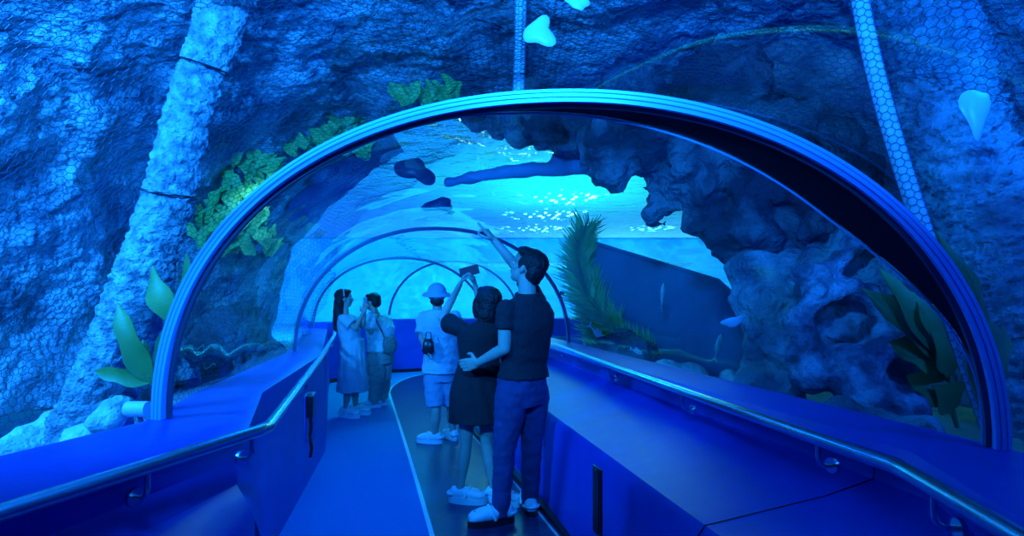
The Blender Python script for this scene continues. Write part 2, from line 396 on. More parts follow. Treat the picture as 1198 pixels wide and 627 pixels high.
BR = [V((*p, 0)) for p in ((.74, 1.6), (.62, 2.3), (.31, 3.38), (.0, 4.5), (-.36, 5.66), (-1.14, 8.9), (-1.2, 9.5))]
ribbon('trim_2', [p-V((.06, .02, 0)) for p in BR], .016, .006, M['line'])
ribbon('baseboard_right', [p-V((.01, 0, 0)) for p in BR], .05, .006, M['black'], .03)
ribbon('baseboard_left', [V((*p, 0)) for p in ((-1.04, 2.2), (-1.37, 3.0), (-2.03, 4.95), (-3.17, 9.2), (-2.6, 10.45), (-1.5, 10.85), (-.5, 11.25))], .02, .0, M['black'], .06)

sp_, sd3 = V((1.555, 2.0, 0)), V((-1, -.12, 0)).normalized()
bm = bmesh.new(); tube(bm, [sp_+sd3*(o_+.001)+V((0, 0, z+.001)) for o_, z in PR[6:]], .0022, 6)
bm_obj('trim_3', bm, M['black'])['kind'] = 'structure'
# ---------------------------------------------------------------- handrails
def handrail(pts, brackets, label, wallz, inn):
    pts = [V(p) for p in pts]; r = empty('handrail', pts[0], label, 'handrail')
    bm = bmesh.new(); tube(bm, pts, .024, 16); bm_obj('rail', bm, M['steel'], r, pts[0])
    for (x, y, wx, wy) in brackets:
        a = V((x, y, .93)); b = V((x, y, .855)); d = V((wx, wy, 0)).normalized()
        bm = bmesh.new(); ap = [a, a-V((0, 0, .045))]
        for k in range(1, 7):
            t = PI/2*k/6; ap.append(V((x, y, .885))+d*(.035*(1-math.cos(t)))+V((0, 0, -.035*math.sin(t))))
        ap.append(ap[-1]+d*wallz); tube(bm, ap, .0085, 10)
        o = bm_obj('bracket', bm, M['steel'], r, pts[0])
        bm = bmesh.new(); e = ap[-1]; cone(bm, e-d*.012, e, .028, .03, 20)
        f_ = bm_obj('rosette', bm, M['steel'], o, pts[0])
    return r
RL = [(-2.0, -1.3, .95), (-1.22, 1.265, .95), (-.985, 2.04, .95), (-.972, 2.10, .95), (-.985, 2.16, .95), (-1.66, 4.6, .95), (-2.45, 7.3, .95), (-3.10, 9.3, .97)]
handrail(RL, [(-1.115, 1.62, -1, .3), (-.99, 2.02, -1, .3), (-1.36, 3.5, -1, -.3), (-1.85, 5.25, -1, -.3), (-2.3, 6.8, -1, -.3)], 'round steel handrail along the left parapet, bent near the black handset box', .02, 1)
RR = [(.60, -1.6, .95), (1.06, 1.0, .95), (1.165, 1.57, .95), (1.168, 1.63, .95), (1.155, 1.69, .95), (.78, 3.9, .95), (.40, 6.4, .95), (-.30, 9.3, .95)]
handrail(RR, [(1.13, 1.42, 1, -.2), (1.115, 1.93, 1, .2), (.94, 2.92, 1, .2), (.75, 4.1, 1, .2), (.52, 5.6, 1, .2)], 'round steel handrail along the right parapet beside the pointing man', .03, -1)

# small wall fittings
def at_wall_right(y): # inner lower wall face x
    return .70-(y-2.0)*.285
vx, vy = .615, 2.43
vp = empty('vent_panel', (vx, vy, .32), 'narrow upright dark slot plate set low in the right wall', 'vent')
dv = V((.285, -1, 0)).normalized(); nv = V((-1, -.285, 0)).normalized()
RM = Matrix((dv, nv, V((0, 0, 1)))).transposed()
vp.location = P(699, 586, 2.36)+nv*.0
bm = bmesh.new(); box(bm, vp.location, .085, .012, .30, RM, .004); bm_obj('frame', bm, M['bplastic'], vp, vp.location)
bm = bmesh.new()
box(bm, vp.location+nv*.007, .055, .004, .26, RM); o = bm_obj('slot', bm, M['black'], vp, vp.location)
for dz in (-.14, .14):
    bm = bmesh.new(); cone(bm, vp.location+V((0, 0, dz))+nv*.005, vp.location+V((0, 0, dz))+nv*.009, .005, .005, 10); bm_obj('screw', bm, M['steel'], vp, vp.location)
# black handset box on the left wall
hp = P(363, 480, 2.95); hb_ = empty('handset_box', hp, 'black handset in a clear box hanging on the left wall below the handrail', 'intercom')
dl = V((-.26, 1, 0)).normalized(); nl = V((1, .26, 0)).normalized(); RL_ = Matrix((dl, nl, V((0, 0, 1)))).transposed()
bm = bmesh.new(); box(bm, hp+V((0, 0, .03)), .10, .035, .13, RL_, .008); bm_obj('handset', bm, M['bplastic'], hb_, hp)
bm = bmesh.new(); box(bm, hp-nl*.02-V((0, 0, .035)), .15, .006, .25, RL_, .002); bm_obj('back_plate', bm, M['paint'], hb_, hp)
bm = bmesh.new()
for (a_, z_, sx_, sz_) in ((-.075, -.035, .004, .25), (.075, -.035, .004, .25), (0, -.16, .15, .004), (0, .09, .15, .004)):
    box(bm, hp+dl*a_+V((0, 0, z_)), sx_, .05, sz_, RL_)
bm_obj('clear_cover', bm, M['clear'], hb_, hp)
bm = bmesh.new(); tube(bm, [hp+V((0, 0, -.03)), hp+V((.005, 0, -.09)), hp+V((-.006, .01, -.15)), hp+V((.008, 0, -.21)), hp+V((0, 0, -.26))], .009, 8); bm_obj('cord', bm, M['black'], hb_, hp)
# small white lamp on the outside of the left parapet
lp = P(163, 478, 2.32); le = empty('cylinder_lamp', lp, 'small white cylindrical lamp outside the glass at the left foot of the near arch', 'lamp')
bm = bmesh.new(); cone(bm, lp-V((.045, .01, 0)), lp+V((.045, -.01, 0)), .034, .034, 24); bm_obj('housing', bm, M['white'], le, lp)
bm = bmesh.new(); cone(bm, lp-V((.052, .012, 0)), lp-V((.045, .01, 0)), .030, .032, 24); bm_obj('lens', bm, M['alu'], le, lp)
bm = bmesh.new(); tube(bm, [lp-V((0, 0, .03)), lp-V((-.02, 0, .10)), lp-V((-.03, 0, .25))], .010, 8); bm_obj('bracket', bm, M['alu_d'], le, lp)
# ---------------------------------------------------------------- tank shell
def outside(x, y):
    # crude tunnel footprint test
    ys = [-1.7, 2.1, 5.4, 9.5]
    if y > 12.3 or y < -1.7: return True
    def li(pts, yy):
        for (x0, y0), (x1, y1) in zip(pts, pts[1:]):
            if y0 <= yy <= y1: return x0+(x1-x0)*(yy-y0)/(y1-y0)
        return None
    Ls = [(-2.5, -1.8), (-1.5, 2.2), (-2.38, 4.9), (-3.55, 9.2), (-2.8, 11.0), (-.6, 12.3)]
    Rs = [(.6, -1.8), (1.7, 1.74), (.75, 6.08), (-.1, 9.4), (4.2, 9.5), (4.2, 12.3)]
    l, r = li(Ls, y), li(Rs, y)
    if l is None or r is None: return True
    return x < l or x > r
bm = bmesh.new(); step = .25; vs = {}
def gv(i, j):
    if (i, j) not in vs:
        x, y = i*step, j*step
        z = .35+.18*noise.noise(V((x*.5, y*.5, 3)))+.05*noise.noise(V((x*2, y*2, 7)))
        if not outside(x-.0, y): z = .2
        vs[(i, j)] = bm.verts.new((x, y, z))
    return vs[(i, j)]
for i in range(-44, 44):
    for j in range(-8, 96):
        if all(outside((i+a)*step, (j+b)*step) for a in (0, 1) for b in (0, 1)):
            bm.faces.new((gv(i, j), gv(i+1, j), gv(i+1, j+1), gv(i, j+1)))
o = bm_obj('seabed', bm, M['sand']); o['kind'] = 'structure'
def slab(name, c, sx, sy, sz, m):
    bm = bmesh.new(); box(bm, c, sx, sy, sz); o = bm_obj(name, bm, m, smooth=False); o['kind'] = 'structure'; return o
slab('wall_back', (0, 24.2, 2.2), 22.6, .4, 4.6, M['tank'])
slab('wall_tank_left', (-11.2, 11, 2.2), .4, 26.4, 4.6, M['tank'])
slab('wall_tank_right', (11.2, 11, 2.2), .4, 26.4, 4.6, M['tank'])
# water surface
def water_mat():
    m = bpy.data.materials.new('rippled_water'); m.use_nodes = True; nt = m.node_tree
    for n in list(nt.nodes): nt.nodes.remove(n)
    N = nt.nodes.new; L = nt.links.new
    out = N('ShaderNodeOutputMaterial'); mx = N('ShaderNodeMixShader'); mx2 = N('ShaderNodeMixShader')
    tl = N('ShaderNodeBsdfTranslucent'); tl.inputs[0].default_value = (.25, .75, .9, 1)
    rf = N('ShaderNodeBsdfGlass'); rf.inputs['IOR'].default_value = 1.33; rf.inputs['Roughness'].default_value = .02
    rf.inputs[0].default_value = (.75, 1, 1, 1)
    tr = N('ShaderNodeBsdfTransparent'); tr.inputs[0].default_value = (.4, .85, 1, 1)
    tc = N('ShaderNodeTexCoord'); nz = N('ShaderNodeTexNoise'); nz.inputs['Scale'].default_value = 2.4; nz.inputs['Detail'].default_value = 6
    bp = N('ShaderNodeBump'); bp.inputs['Strength'].default_value = 1.0; bp.inputs['Distance'].default_value = .5
    L(tc.outputs['Object'], nz.inputs['Vector']); L(nz.outputs['Fac'], bp.inputs['Height']); L(bp.outputs['Normal'], rf.inputs['Normal'])
    mx.inputs[0].default_value = .0; mx2.inputs[0].default_value = .7
    L(tl.outputs[0], mx.inputs[1]); L(tr.outputs[0], mx.inputs[2])
    L(mx.outputs[0], mx2.inputs[1]); L(rf.outputs[0], mx2.inputs[2]); L(mx2.outputs[0], out.inputs[0])
    return m
bm = bmesh.new(); bmesh.ops.create_grid(bm, x_segments=2, y_segments=2, size=1)
bmesh.ops.scale(bm, verts=bm.verts, vec=(11.2, 13.2, 1)); bmesh.ops.translate(bm, verts=bm.verts, vec=(0, 11, 4.2))
me = bpy.data.meshes.new('water_surface'); bm.to_mesh(me); bm.free()
tag(link('water_surface', me, water_mat()), kind='structure')

# ---------------------------------------------------------------- rock builders
def fbm(p, o=4): return noise.fractal(p, 1.0, 2.0, o)
def ridged(p, sc_, seed):
    q = p*sc_+V((seed*3.1, seed*1.7, seed*5.3))
    d, _ = noise.voronoi(q)
    return (d[1]-d[0])*.5+fbm(q*1.3, 4)*.5
def rock(name, blobs, m, label=None, cat='rock', group=None, voxel=.05, amp=.10, sc_=1.6, seed=1, parent=None, smooth=3):
    """blobs: (px, py, Y, radius px [, depth factor])"""
    bm = bmesh.new(); c0 = V()
    for b in blobs:
        p = P(b[0], b[1], b[2]); r = b[3]/FPX*b[2]; c0 += p
        ax = (V((r, 0, 0)), V((0, r*(b[4] if len(b) > 4 else 1.1), 0)), V((0, 0, r*(b[5] if len(b) > 5 else 1))))
        ball(bm, p, ax, 16, 10)
    c0 /= len(blobs)
    o = fuse(name, bm, m, parent, parent.location if parent else c0, voxel, smooth, lambda p: amp*ridged(p, sc_, seed)+amp*.25*fbm(p*7, 3))
    if label: tag(o, label, cat, group)
    return o
# arched shells of rock outside the near panel
def shell_pt(a, y, W, H, pw=2.5):
    c, s = -math.cos(a), math.sin(a)
    return V((math.copysign(abs(c)**(2/pw), c)*W+.15, y, .1+abs(s)**(2/pw)*H))
def rock_shell(name, a0, a1, y0, y1, m, label, seed, n=150, k=100, W=3.75, H=3.5, amp=.42, ragged=.5, nar=0, y1b=None, tk=0):
    bm = bmesh.new(); g = []
    for i in range(n+1):
        a = a0+(a1-a0)*i/n; row = []
        for j in range(k+1):
            t = j/k; ye = y1 if y1b is None else y1b+(y1-y1b)*min(1, max(0, (i/n)*1.9)); y = y0+(ye-y0)*t
            rag = ragged*noise.noise(V((a*4, seed, 1.3)))*t*t+.25*ragged*noise.noise(V((a*14, seed, 4)))*t*t
            Wy = W-nar*max(0, y-1.3); p = shell_pt(a, y+rag, Wy, H); o_ = shell_pt(a, y+rag, Wy+1, H+1)-p
            h = ridged(p, .85, seed)*.55+ridged(p, 2.3, seed+3)*.22+.14*abs(fbm(p*5+V((seed, 0, 0)), 4))
            edge = min(1, (1-t)*6); tuck = tk*(max(0, 1-i/n/.14)**2+max(0, 1-(1-i/n)/.14)**2)
            row.append(bm.verts.new(p+o_*(amp*(.5-h)*edge+.1+tuck)))
        g.append(row)
    for i in range(n):
        for j in range(k): bm.faces.new((g[i][j], g[i+1][j], g[i+1][j+1], g[i][j+1]))
    bmesh.ops.recalc_face_normals(bm, faces=bm.faces)
    out = []
    cen = V((0, 3, 1.2))
    c0 = shell_pt((a0+a1)/2, (y0+y1)/2, W, H)
    back = [[bm.verts.new(v.co+(v.co-V((0, v.co.y, 1.2))).normalized()*.35) for v in row] for row in g]
    for i in range(n):
        for j in range(k): bm.faces.new((back[i][j], back[i][j+1], back[i+1][j+1], back[i+1][j]))
    for i in range(n):
        for jj in (0, k): bm.faces.new((g[i][jj], g[i+1][jj], back[i+1][jj], back[i][jj]))
    for j in range(k):
        for ii in (0, n): bm.faces.new((g[ii][j], g[ii][j+1], back[ii][j+1], back[ii][j]))
    o = bm_obj(name, bm, m, None, c0, sa=None)
    tag(o, label, 'rock'); return o
rock_shell('cliff_face', .02*PI, .38*PI, 1.3, 7.6, M['rockL'], 'tall bright blue netted rock face outside the glass on the left', 2, W=4.3, nar=.12, k=150)
rock_shell('rock_canopy', .33*PI, .66*PI, 1.3, 5.2, M['rockL'], 'rock canopy hanging over the tunnel top behind the netting', 5, ragged=.4, W=4.1, H=3.4, y1b=7.2, tk=1.1)
rock_shell('cliff_face', .60*PI, .98*PI, 1.0, 4.9, M['rockR'], 'dark blue rock face outside the glass on the right of the near arch', 9)

# ---------------------------------------------------------------- hexagonal netting
def hexnet(bm, f, u0, u1, v0, v1, cell, r, keep=None):
    """f(u, v) -> point; hexagon edges drawn as thin square wires"""
    s = cell/math.sqrt(3); edges = set(); pts = {}
    nu = int((u1-u0)/(1.5*s))+1; nv = int((v1-v0)/cell)+1
    def key(x, y): return (round(x/s*4), round(y/s*4))
    for i in range(nu):
        for j in range(nv):
            cx = u0+i*1.5*s; cy = v0+j*cell+(cell/2 if i % 2 else 0)
            cs = [(cx+s*math.cos(k*PI/3), cy+s*math.sin(k*PI/3)) for k in range(6)]
            for a, b in zip(cs, cs[1:]+cs[:1]):
                if keep and not keep((a[0]+b[0])/2, (a[1]+b[1])/2): continue
                ka, kb = key(*a), key(*b); pts[ka] = a; pts[kb] = b
                edges.add((min(ka, kb), max(ka, kb)))
    W = {k: f(*p) for k, p in pts.items()}
    for a, b in edges:
        p, q = W[a], W[b]; d = q-p
        if d.length < 1e-4: continue
        e1, e2 = frame(d)
        va = [bm.verts.new(p+(e1*c+e2*s_)*r) for c, s_ in ((1, 0), (-.5, .87), (-.5, -.87))]
        vb = [bm.verts.new(q+(e1*c+e2*s_)*r) for c, s_ in ((1, 0), (-.5, .87), (-.5, -.87))]
        for k in range(3): bm.faces.new((va[k], va[(k+1) % 3], vb[(k+1) % 3], vb[k]))
ARC = []
_l = 0; _p = None
for i in range(401):
    a = PI*i/400; q = shell_pt(a, 0, 3.5, 3.0)
    if _p is not None: _l += (q-_p).length
    ARC.append((_l, a)); _p = q
def ang(u):
    lo, hi = 0, 400
    while hi-lo > 1:
        m_ = (lo+hi)//2
        if ARC[m_][0] < u: lo = m_
        else: hi = m_
    t = (u-ARC[lo][0])/max(1e-6, ARC[hi][0]-ARC[lo][0]); return ARC[lo][1]*(1-t)+ARC[hi][1]*t
def netf(u, v):
    a = ang(u); Wv = 3.5-.10*max(0, v-1.6); p = shell_pt(a, v, Wv, 3.0); o_ = shell_pt(a, v, Wv+1, 4.0)-p
    h = .16*noise.noise(V((u*.9, v*.9, 2)))+.05*noise.noise(V((u*3, v*3, 8)))+.012*noise.noise(V((u*14, v*14, 5)))
    return p+o_*(h+.0)
bm = bmesh.new()
hexnet(bm, netf, .25, _l*.76, 1.6, 7.2, .054, .0022, keep=lambda u, v: v < 7.2-2.2*max(0, min(1, (u/_l-.30)/.2)))
o = bm_obj('rock_netting', bm, M['wire'], sa=None, norm=False); o['kind'] = 'structure'
tag(o, 'large sheet of hexagonal wire netting draped over the rocks outside the glass', 'netting'); del o['kind']

# ---------------------------------------------------------------- trunks and pipes
def resample(pts, rs, n):
    out, ro = [], []
    P_ = [V(p) for p in pts]
    for i in range(len(P_)-1):
        p0, p1, p2, p3 = [P_[max(0, min(len(P_)-1, j))] for j in (i-1, i, i+1, i+2)]
        for q in range(n):
            t = q/n
            out.append(.5*((2*p1)+(p2-p0)*t+(2*p0-5*p1+4*p2-p3)*t*t+(3*p1-p0-3*p2+p3)*t**3)); ro.append(rs[i]*(1-t)+rs[i+1]*t)
    out.append(P_[-1]); ro.append(rs[-1]); return out, ro
def trunk(pts, rs, m, label, seed, name='crusted_trunk', amp=.022, seg=72, n=44):
    q, r = resample(pts, rs, n); e = empty(name, pts[0], label, 'trunk')
    bm = bmesh.new(); tube(bm, q, r, seg); bmesh.ops.recalc_face_normals(bm, faces=bm.faces); bm.normal_update()
    for v in bm.verts:
        nn = v.normal.copy(); v.co += nn*(amp*.5*fbm(v.co*9+V((seed, 0, 0)), 4)+amp*.9*fbm(v.co*34, 3)+amp*1.0*noise.noise(v.co*2.5))
    bm_obj('bark', bm, m, e, e.location, sa=None); return e, q, r
TL = [P(98, 530, 2.6), P(140, 400, 2.65), P(186, 270, 2.7), P(222, 130, 2.75), P(262, 15, 2.8), P(290, -90, 2.85)]
e, q, r = trunk(TL, [.165, .14, .12, .105, .115, .12], M['trunk'], 'pale fuzzy crusted trunk leaning outside the left glass, tied with black straps', 1)
for k in (3.05, 1.95):
    i = int(k*44+17); c = q[i]; d = (q[i+1]-q[i-1]).normalized(); s_, t_ = frame(d); rr = r[i]+.014
    bm = bmesh.new(); tube(bm, [c+(s_*math.cos(a)+t_*math.sin(a))*rr+d*.03*math.cos(a) for a in [2*PI*j/32 for j in range(32)]], .005, 6, closed=True)
    bm_obj('strap', bm, M['black'], e, e.location)
TR = [P(1035, -80, 3.15), P(1068, 20, 3.1), P(1105, 130, 3.0), P(1150, 260, 2.9), P(1195, 380, 2.8), P(1240, 500, 2.7)]
e, q, r = trunk(TR, [.27, .25, .24, .25, .25, .26], M['rockR'], 'thick dim rock-crusted trunk outside the far right glass', 6, amp=.05)
i = int(4.1*44); c = q[i]; d = (q[i+1]-q[i-1]).normalized(); s_, t_ = frame(d)
bm = bmesh.new(); tube(bm, [c+(s_*math.cos(a)+t_*math.sin(a))*(r[i]+.03) for a in [2*PI*j/32 for j in range(32)]], .006, 6, closed=True)
bm_obj('strap', bm, M['black'], e, e.location)
def netpipe(pts, rad, label, m):
    q, _ = resample(pts, [rad]*len(pts), 16); e = empty('netted_pipe', pts[0], label, 'pipe')
    bm = bmesh.new(); tube(bm, q, rad, 20); bm_obj('pipe', bm, m, e, e.location)
    L_ = [0]
    for a, b in zip(q, q[1:]): L_.append(L_[-1]+(b-a).length)
    fr_ = []; ps = None
    for i in range(len(q)):
        d = (q[min(i+1, len(q)-1)]-q[max(i-1, 0)]).normalized()
        if ps is None: s_, t_ = frame(d)
        else: s_ = (ps-d*ps.dot(d)).normalized(); t_ = d.cross(s_)
        ps = s_; fr_.append((s_, t_))
    circ = 2*PI*(rad+.004); nc = max(4, round(circ/(.036*.866)/2)*2); cell = circ/nc/.866
    def f(u, v):
        v = max(0, min(L_[-1]-1e-4, v)); k = 0
        while L_[k+1] < v: k += 1
        t = (v-L_[k])/(L_[k+1]-L_[k]); c = q[k].lerp(q[k+1], t); s_, t_ = fr_[k]; a = u/(rad+.004)
        return c+(s_*math.cos(a)+t_*math.sin(a))*(rad+.004)
    bm = bmesh.new(); hexnet(bm, f, 0, circ, 0, L_[-1], cell, .0016)
    bm_obj('net_sleeve', bm, M['wire'], e, e.location, sa=None, norm=False); return e
M['pipeL'] = mat('pale_net_pipe', (.55, .72, .8), .6, col2=(.4, .6, .7), scale=20, bump=.3)
netpipe([P(998, -60, 2.45), P(1010, 20, 2.45), P(1032, 115, 2.4), P(1062, 215, 2.35), P(1092, 305, 2.3), P(1125, 400, 2.25), P(1160, 500, 2.2)], .036, 'slim netted pipe slanting down outside the right glass', M['pipeL'])
netpipe([P(611, -60, 4.0), P(609, 20, 4.02), P(606, 125, 4.05)], .046, 'short upright netted pipe above the top of the near arch', M['pipeL'])

# ---------------------------------------------------------------- reef seen through the near arch
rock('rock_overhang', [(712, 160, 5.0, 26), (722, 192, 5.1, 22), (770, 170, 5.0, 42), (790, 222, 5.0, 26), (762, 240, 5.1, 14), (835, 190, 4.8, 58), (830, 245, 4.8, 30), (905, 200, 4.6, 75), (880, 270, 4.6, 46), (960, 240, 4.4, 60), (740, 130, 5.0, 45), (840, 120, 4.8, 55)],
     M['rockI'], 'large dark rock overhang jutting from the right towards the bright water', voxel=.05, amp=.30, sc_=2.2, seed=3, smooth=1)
rock('rock_pillar', [(900, 310, 4.5, 40), (905, 360, 4.4, 38), (925, 410, 4.3, 45), (905, 455, 4.3, 36), (960, 330, 4.2, 45), (1010, 290, 4.1, 45), (870, 330, 4.6, 14), (1045, 330, 3.9, 40)],
     M['rockR'], 'ragged rock pillar below the overhang, right of the sunken hull', voxel=.05, amp=.17, sc_=2.2, seed=8)
hb = []
for k in range(14):
    a = 2*PI*k/14; hb.append((985+50*math.cos(a), 378+40*math.sin(a), 3.6, 15))
for k in range(9): hb.append((940+k*15, 318-k*6+8*math.sin(k), 3.65, 13))
for k in range(12):
    a = 2*PI*k/12; hb.append((1058+38*math.cos(a), 432+30*math.sin(a), 3.4, 14))
hb += [(985, 380, 4.15, 50), (1056, 432, 3.95, 45), (1000, 440, 3.45, 30), (950, 440, 3.55, 22), (930, 415, 3.6, 16), (1035, 390, 3.5, 14), (1015, 470, 3.3, 26), (1060, 480, 3.2, 24)]
M['hollow'] = mat('hollow_reef_rock', (.08, .10, .15), .9, col2=(.38, .42, .52), scale=5, bump=1.0, bscale=14, bdist=.08, lo=.42, hi=.6)
rock('hollow_rock', hb, M['hollow'], 'paler blue reef rock with two round hollows above the right parapet', voxel=.03, amp=.06, sc_=4, seed=4)
rock('boulder', [(985, 482, 3.0, 22), (1030, 500, 2.9, 24), (1075, 512, 2.75, 26)], M['rockR'], 'low dim boulder just behind the right parapet near the arch foot', voxel=.035, amp=.05, sc_=4, seed=12)
rock('coral_boulder', [(780, 436, 5.3, 20, 1, .8), (808, 440, 5.3, 20, 1, .8)], M['coral'], 'rounded pale green coral boulder behind the right parapet below the sunken hull', voxel=.03, amp=.03, sc_=8, seed=5)
rock('coral_boulder', [(855, 447, 4.9, 14), (866, 452, 4.9, 12)], M['coral'], 'small pale boulder right of the rounded coral boulder', voxel=.03, amp=.04, sc_=8, seed=7)
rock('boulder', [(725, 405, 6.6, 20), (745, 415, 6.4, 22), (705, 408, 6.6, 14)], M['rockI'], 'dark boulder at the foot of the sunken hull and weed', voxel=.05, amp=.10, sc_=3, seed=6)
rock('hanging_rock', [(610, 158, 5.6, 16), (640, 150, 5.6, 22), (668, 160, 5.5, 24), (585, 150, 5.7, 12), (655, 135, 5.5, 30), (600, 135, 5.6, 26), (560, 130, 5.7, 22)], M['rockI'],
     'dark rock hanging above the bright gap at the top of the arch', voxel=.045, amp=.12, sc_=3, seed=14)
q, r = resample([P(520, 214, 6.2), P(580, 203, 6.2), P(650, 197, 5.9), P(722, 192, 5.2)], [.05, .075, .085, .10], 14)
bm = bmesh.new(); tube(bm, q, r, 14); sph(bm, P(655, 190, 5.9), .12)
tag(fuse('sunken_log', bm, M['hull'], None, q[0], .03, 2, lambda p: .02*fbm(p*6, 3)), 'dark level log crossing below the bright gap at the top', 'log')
for lb, bl, sd in (('pale rock mound at the lower left behind the left parapet', [(40, 520, 2.5, 24), (75, 505, 2.6, 28), (20, 528, 2.4, 20), (100, 520, 2.5, 24)], 21),
                   ('small pale rock at the foot of the leaning trunk', [(140, 478, 2.55, 16), (128, 492, 2.5, 17)], 22)):
    rock('coral_rock', bl, M['coral'], lb, voxel=.025, amp=.05, sc_=7, seed=sd)
# far reef mounds to the left of the tunnel
rock('rock_mound', [(250, 400, 7, 60), (180, 380, 7, 60), (300, 420, 7.5, 30)], M['rockI'], 'low murky reef mound beyond the left glass', voxel=.1, amp=.22, sc_=1.4, seed=31)

# sunken hull
hs = [(688, 283, 398), (720, 293, 415), (760, 305, 428), (800, 317, 436), (840, 329, 442), (862, 349, 446), (885, 371, 448), (905, 392, 448)]
he = empty('sunken_hull', P(780, 400, 7.6), 'dark blue sunken boat hull in the tank to the right of the pointing man', 'boat hull')
bm = bmesh.new(); secs = []
for i, (x, t, b) in enumerate(hs):
    yb = 7.6; pt, pb = P(x, t, yb), P(x, b+14, yb); wd = .75*min(1, (.55+i*.25))*(1 if i < 6 else .75-.15*(i-6)); c = (pt+pb)/2; hz = (pt.z-pb.z)/2
    ring = []
    for k in range(19):
        a = PI*k/18; ring.append(c+V((0, wd*(1-math.cos(a))-.0, -hz*math.sin(a)*1.0+hz*.0)) if False else V((c.x, yb+wd-wd*math.cos(a), pt.z-2*hz*math.sin(a)**.6)))
    ring += [V((c.x, yb+2*wd-.06, pt.z)), V((c.x, yb+wd, pt.z-.2)), V((c.x, yb+.06, pt.z))]
    secs.append([bm.verts.new(p) for p in ring])
for a, b in zip(secs, secs[1:]):
    n_ = len(a)
    for k in range(n_): bm.faces.new((a[k], a[(k+1) % n_], b[(k+1) % n_], b[k]))
bm.faces.new(secs[0]); bm.faces.new(secs[-1][::-1])
bm_obj('hull', bm, M['hull'], he, he.location, sa=35)
bm = bmesh.new(); tube(bm, [P(x, t-1, 7.6) for x, t, b in hs], .03, 8); bm_obj('gunwale', bm, M['hull'], he, he.location)
# feathery weed beside the hull
def leaf(bm, base, tip, wd, up, bend=.1, n=8, th=.004, lobes=0, seed=0):
    base, tip = V(base), V(tip); d = tip-base; L_ = d.length; dn = d.normalized()
    s = dn.cross(V(up)).normalized(); nrm = s.cross(dn).normalized()
    A, B, C = [], [], []
    for i in range(n+1):
        t = i/n; w_ = wd*(math.sin(PI*min(1, t*.92+.06))**.8)*(1-t**3*.6)
        if lobes: w_ *= 1+.25*math.sin(t*lobes*PI+seed)
        c = base+d*t+nrm*bend*L_*math.sin(PI*t*.9)
        A.append(c+s*w_+nrm*w_*.35); B.append(c); C.append(c-s*w_+nrm*w_*.35)
    for off in (0, 1):
        aa = [[bm.verts.new(p-nrm*th*off) for p in row] for row in (A, B, C)]
        for i in range(n):
            for u, v in ((0, 1), (1, 2)):
                f = (aa[u][i], aa[v][i], aa[v][i+1], aa[u][i+1]); bm.faces.new(f if off else f[::-1])
def weed(pts, m, label, nb, ln, wd, seed, spread=1.0):
    random.seed(seed); q, r = resample(pts, [.02]*len(pts), 12)
    e = empty('feathery_weed', pts[0], label, 'seaweed')
    bm = bmesh.new(); tube(bm, q, [.022*(1-.7*i/len(q)) for i in range(len(q))], 7); bm_obj('stem', bm, m, e, e.location)
    bm = bmesh.new()
    for k in range(nb):
        i = random.randrange(2, len(q)-1); d = (q[i+1]-q[i]).normalized(); s_, t_ = frame(d); a = random.random()*2*PI
        o_ = (s_*math.cos(a)+t_*math.sin(a)); l = ln*(.6+.7*random.random())*(1.15-.5*i/len(q))
        leaf(bm, q[i], q[i]+o_*l*.55*spread+d*l*.8, wd*(.7+.6*random.random()), d.cross(o_)+V((.1, 0, .3)), .12, 5)
    bm_obj('foliage', bm, m, e, e.location, sa=None); return e
weed([P(722, 415, 7.2), P(700, 375, 7.25), P(682, 335, 7.3), P(676, 300, 7.3), P(684, 268, 7.3)], M['weed'], 'feathery greenish weed growing up the left end of the sunken hull', 800, .38, .013, 3, 1.5)
weed([P(770, 432, 6.9), P(745, 412, 6.9), P(715, 385, 6.95), P(690, 352, 7.0)], M['weed'], 'low slanting weed spreading across the foot of the sunken hull', 420, .32, .013, 9, 1.5)

# ---------------------------------------------------------------- broad leaved plants
def plant(name, base, leaves, m, label, stem=True):
    e = empty(name, base, label, 'plant'); bm = bmesh.new()
    for (bx, by, tx, ty, Y0, Y1, w_, bend) in leaves:
        b, t = P(bx, by, Y0), P(tx, ty, Y1)
        leaf(bm, b, t, w_, (.15, -1, .2), bend, 10, lobes=3, seed=bx)
    bm_obj('fronds', bm, m, e, e.location, sa=None)
    if stem:
        bm = bmesh.new()
        for (bx, by, tx, ty, Y0, Y1, w_, bend) in leaves:
            b = P(bx, by, Y0); tube(bm, [V(base), (V(base)+b)/2+V((0, .02, .03)), b, b.lerp(P(tx, ty, Y1), .25)+V((0, .004, 0))], [.009, .008, .006, .003], 7)
        bm_obj('stem', bm, m, e, e.location)
    return e
plant('frond_plant', P(196, 470, 2.42), [(205, 384, 180, 312, 2.42, 2.5, .050, .12), (206, 384, 216, 296, 2.42, 2.4, .036, -.15), (207, 384, 236, 300, 2.42, 2.6, .035, .1), (200, 392, 228, 352, 2.42, 2.5, .03, .1)], M['leafL'],
      'green frond plant with upright leaves, left of the near arch foot')
plant('frond_plant', P(185, 480, 2.3), [(176, 446, 140, 356, 2.3, 2.35, .055, .1), (176, 446, 112, 434, 2.3, 2.3, .042, .1), (178, 440, 196, 372, 2.3, 2.35, .03, -.1), (177, 440, 168, 398, 2.3, 2.4, .04, .1)], M['leafL'],
      'yellow-green frond plant with a wide pointed leaf, lowest on the left outside the glass')
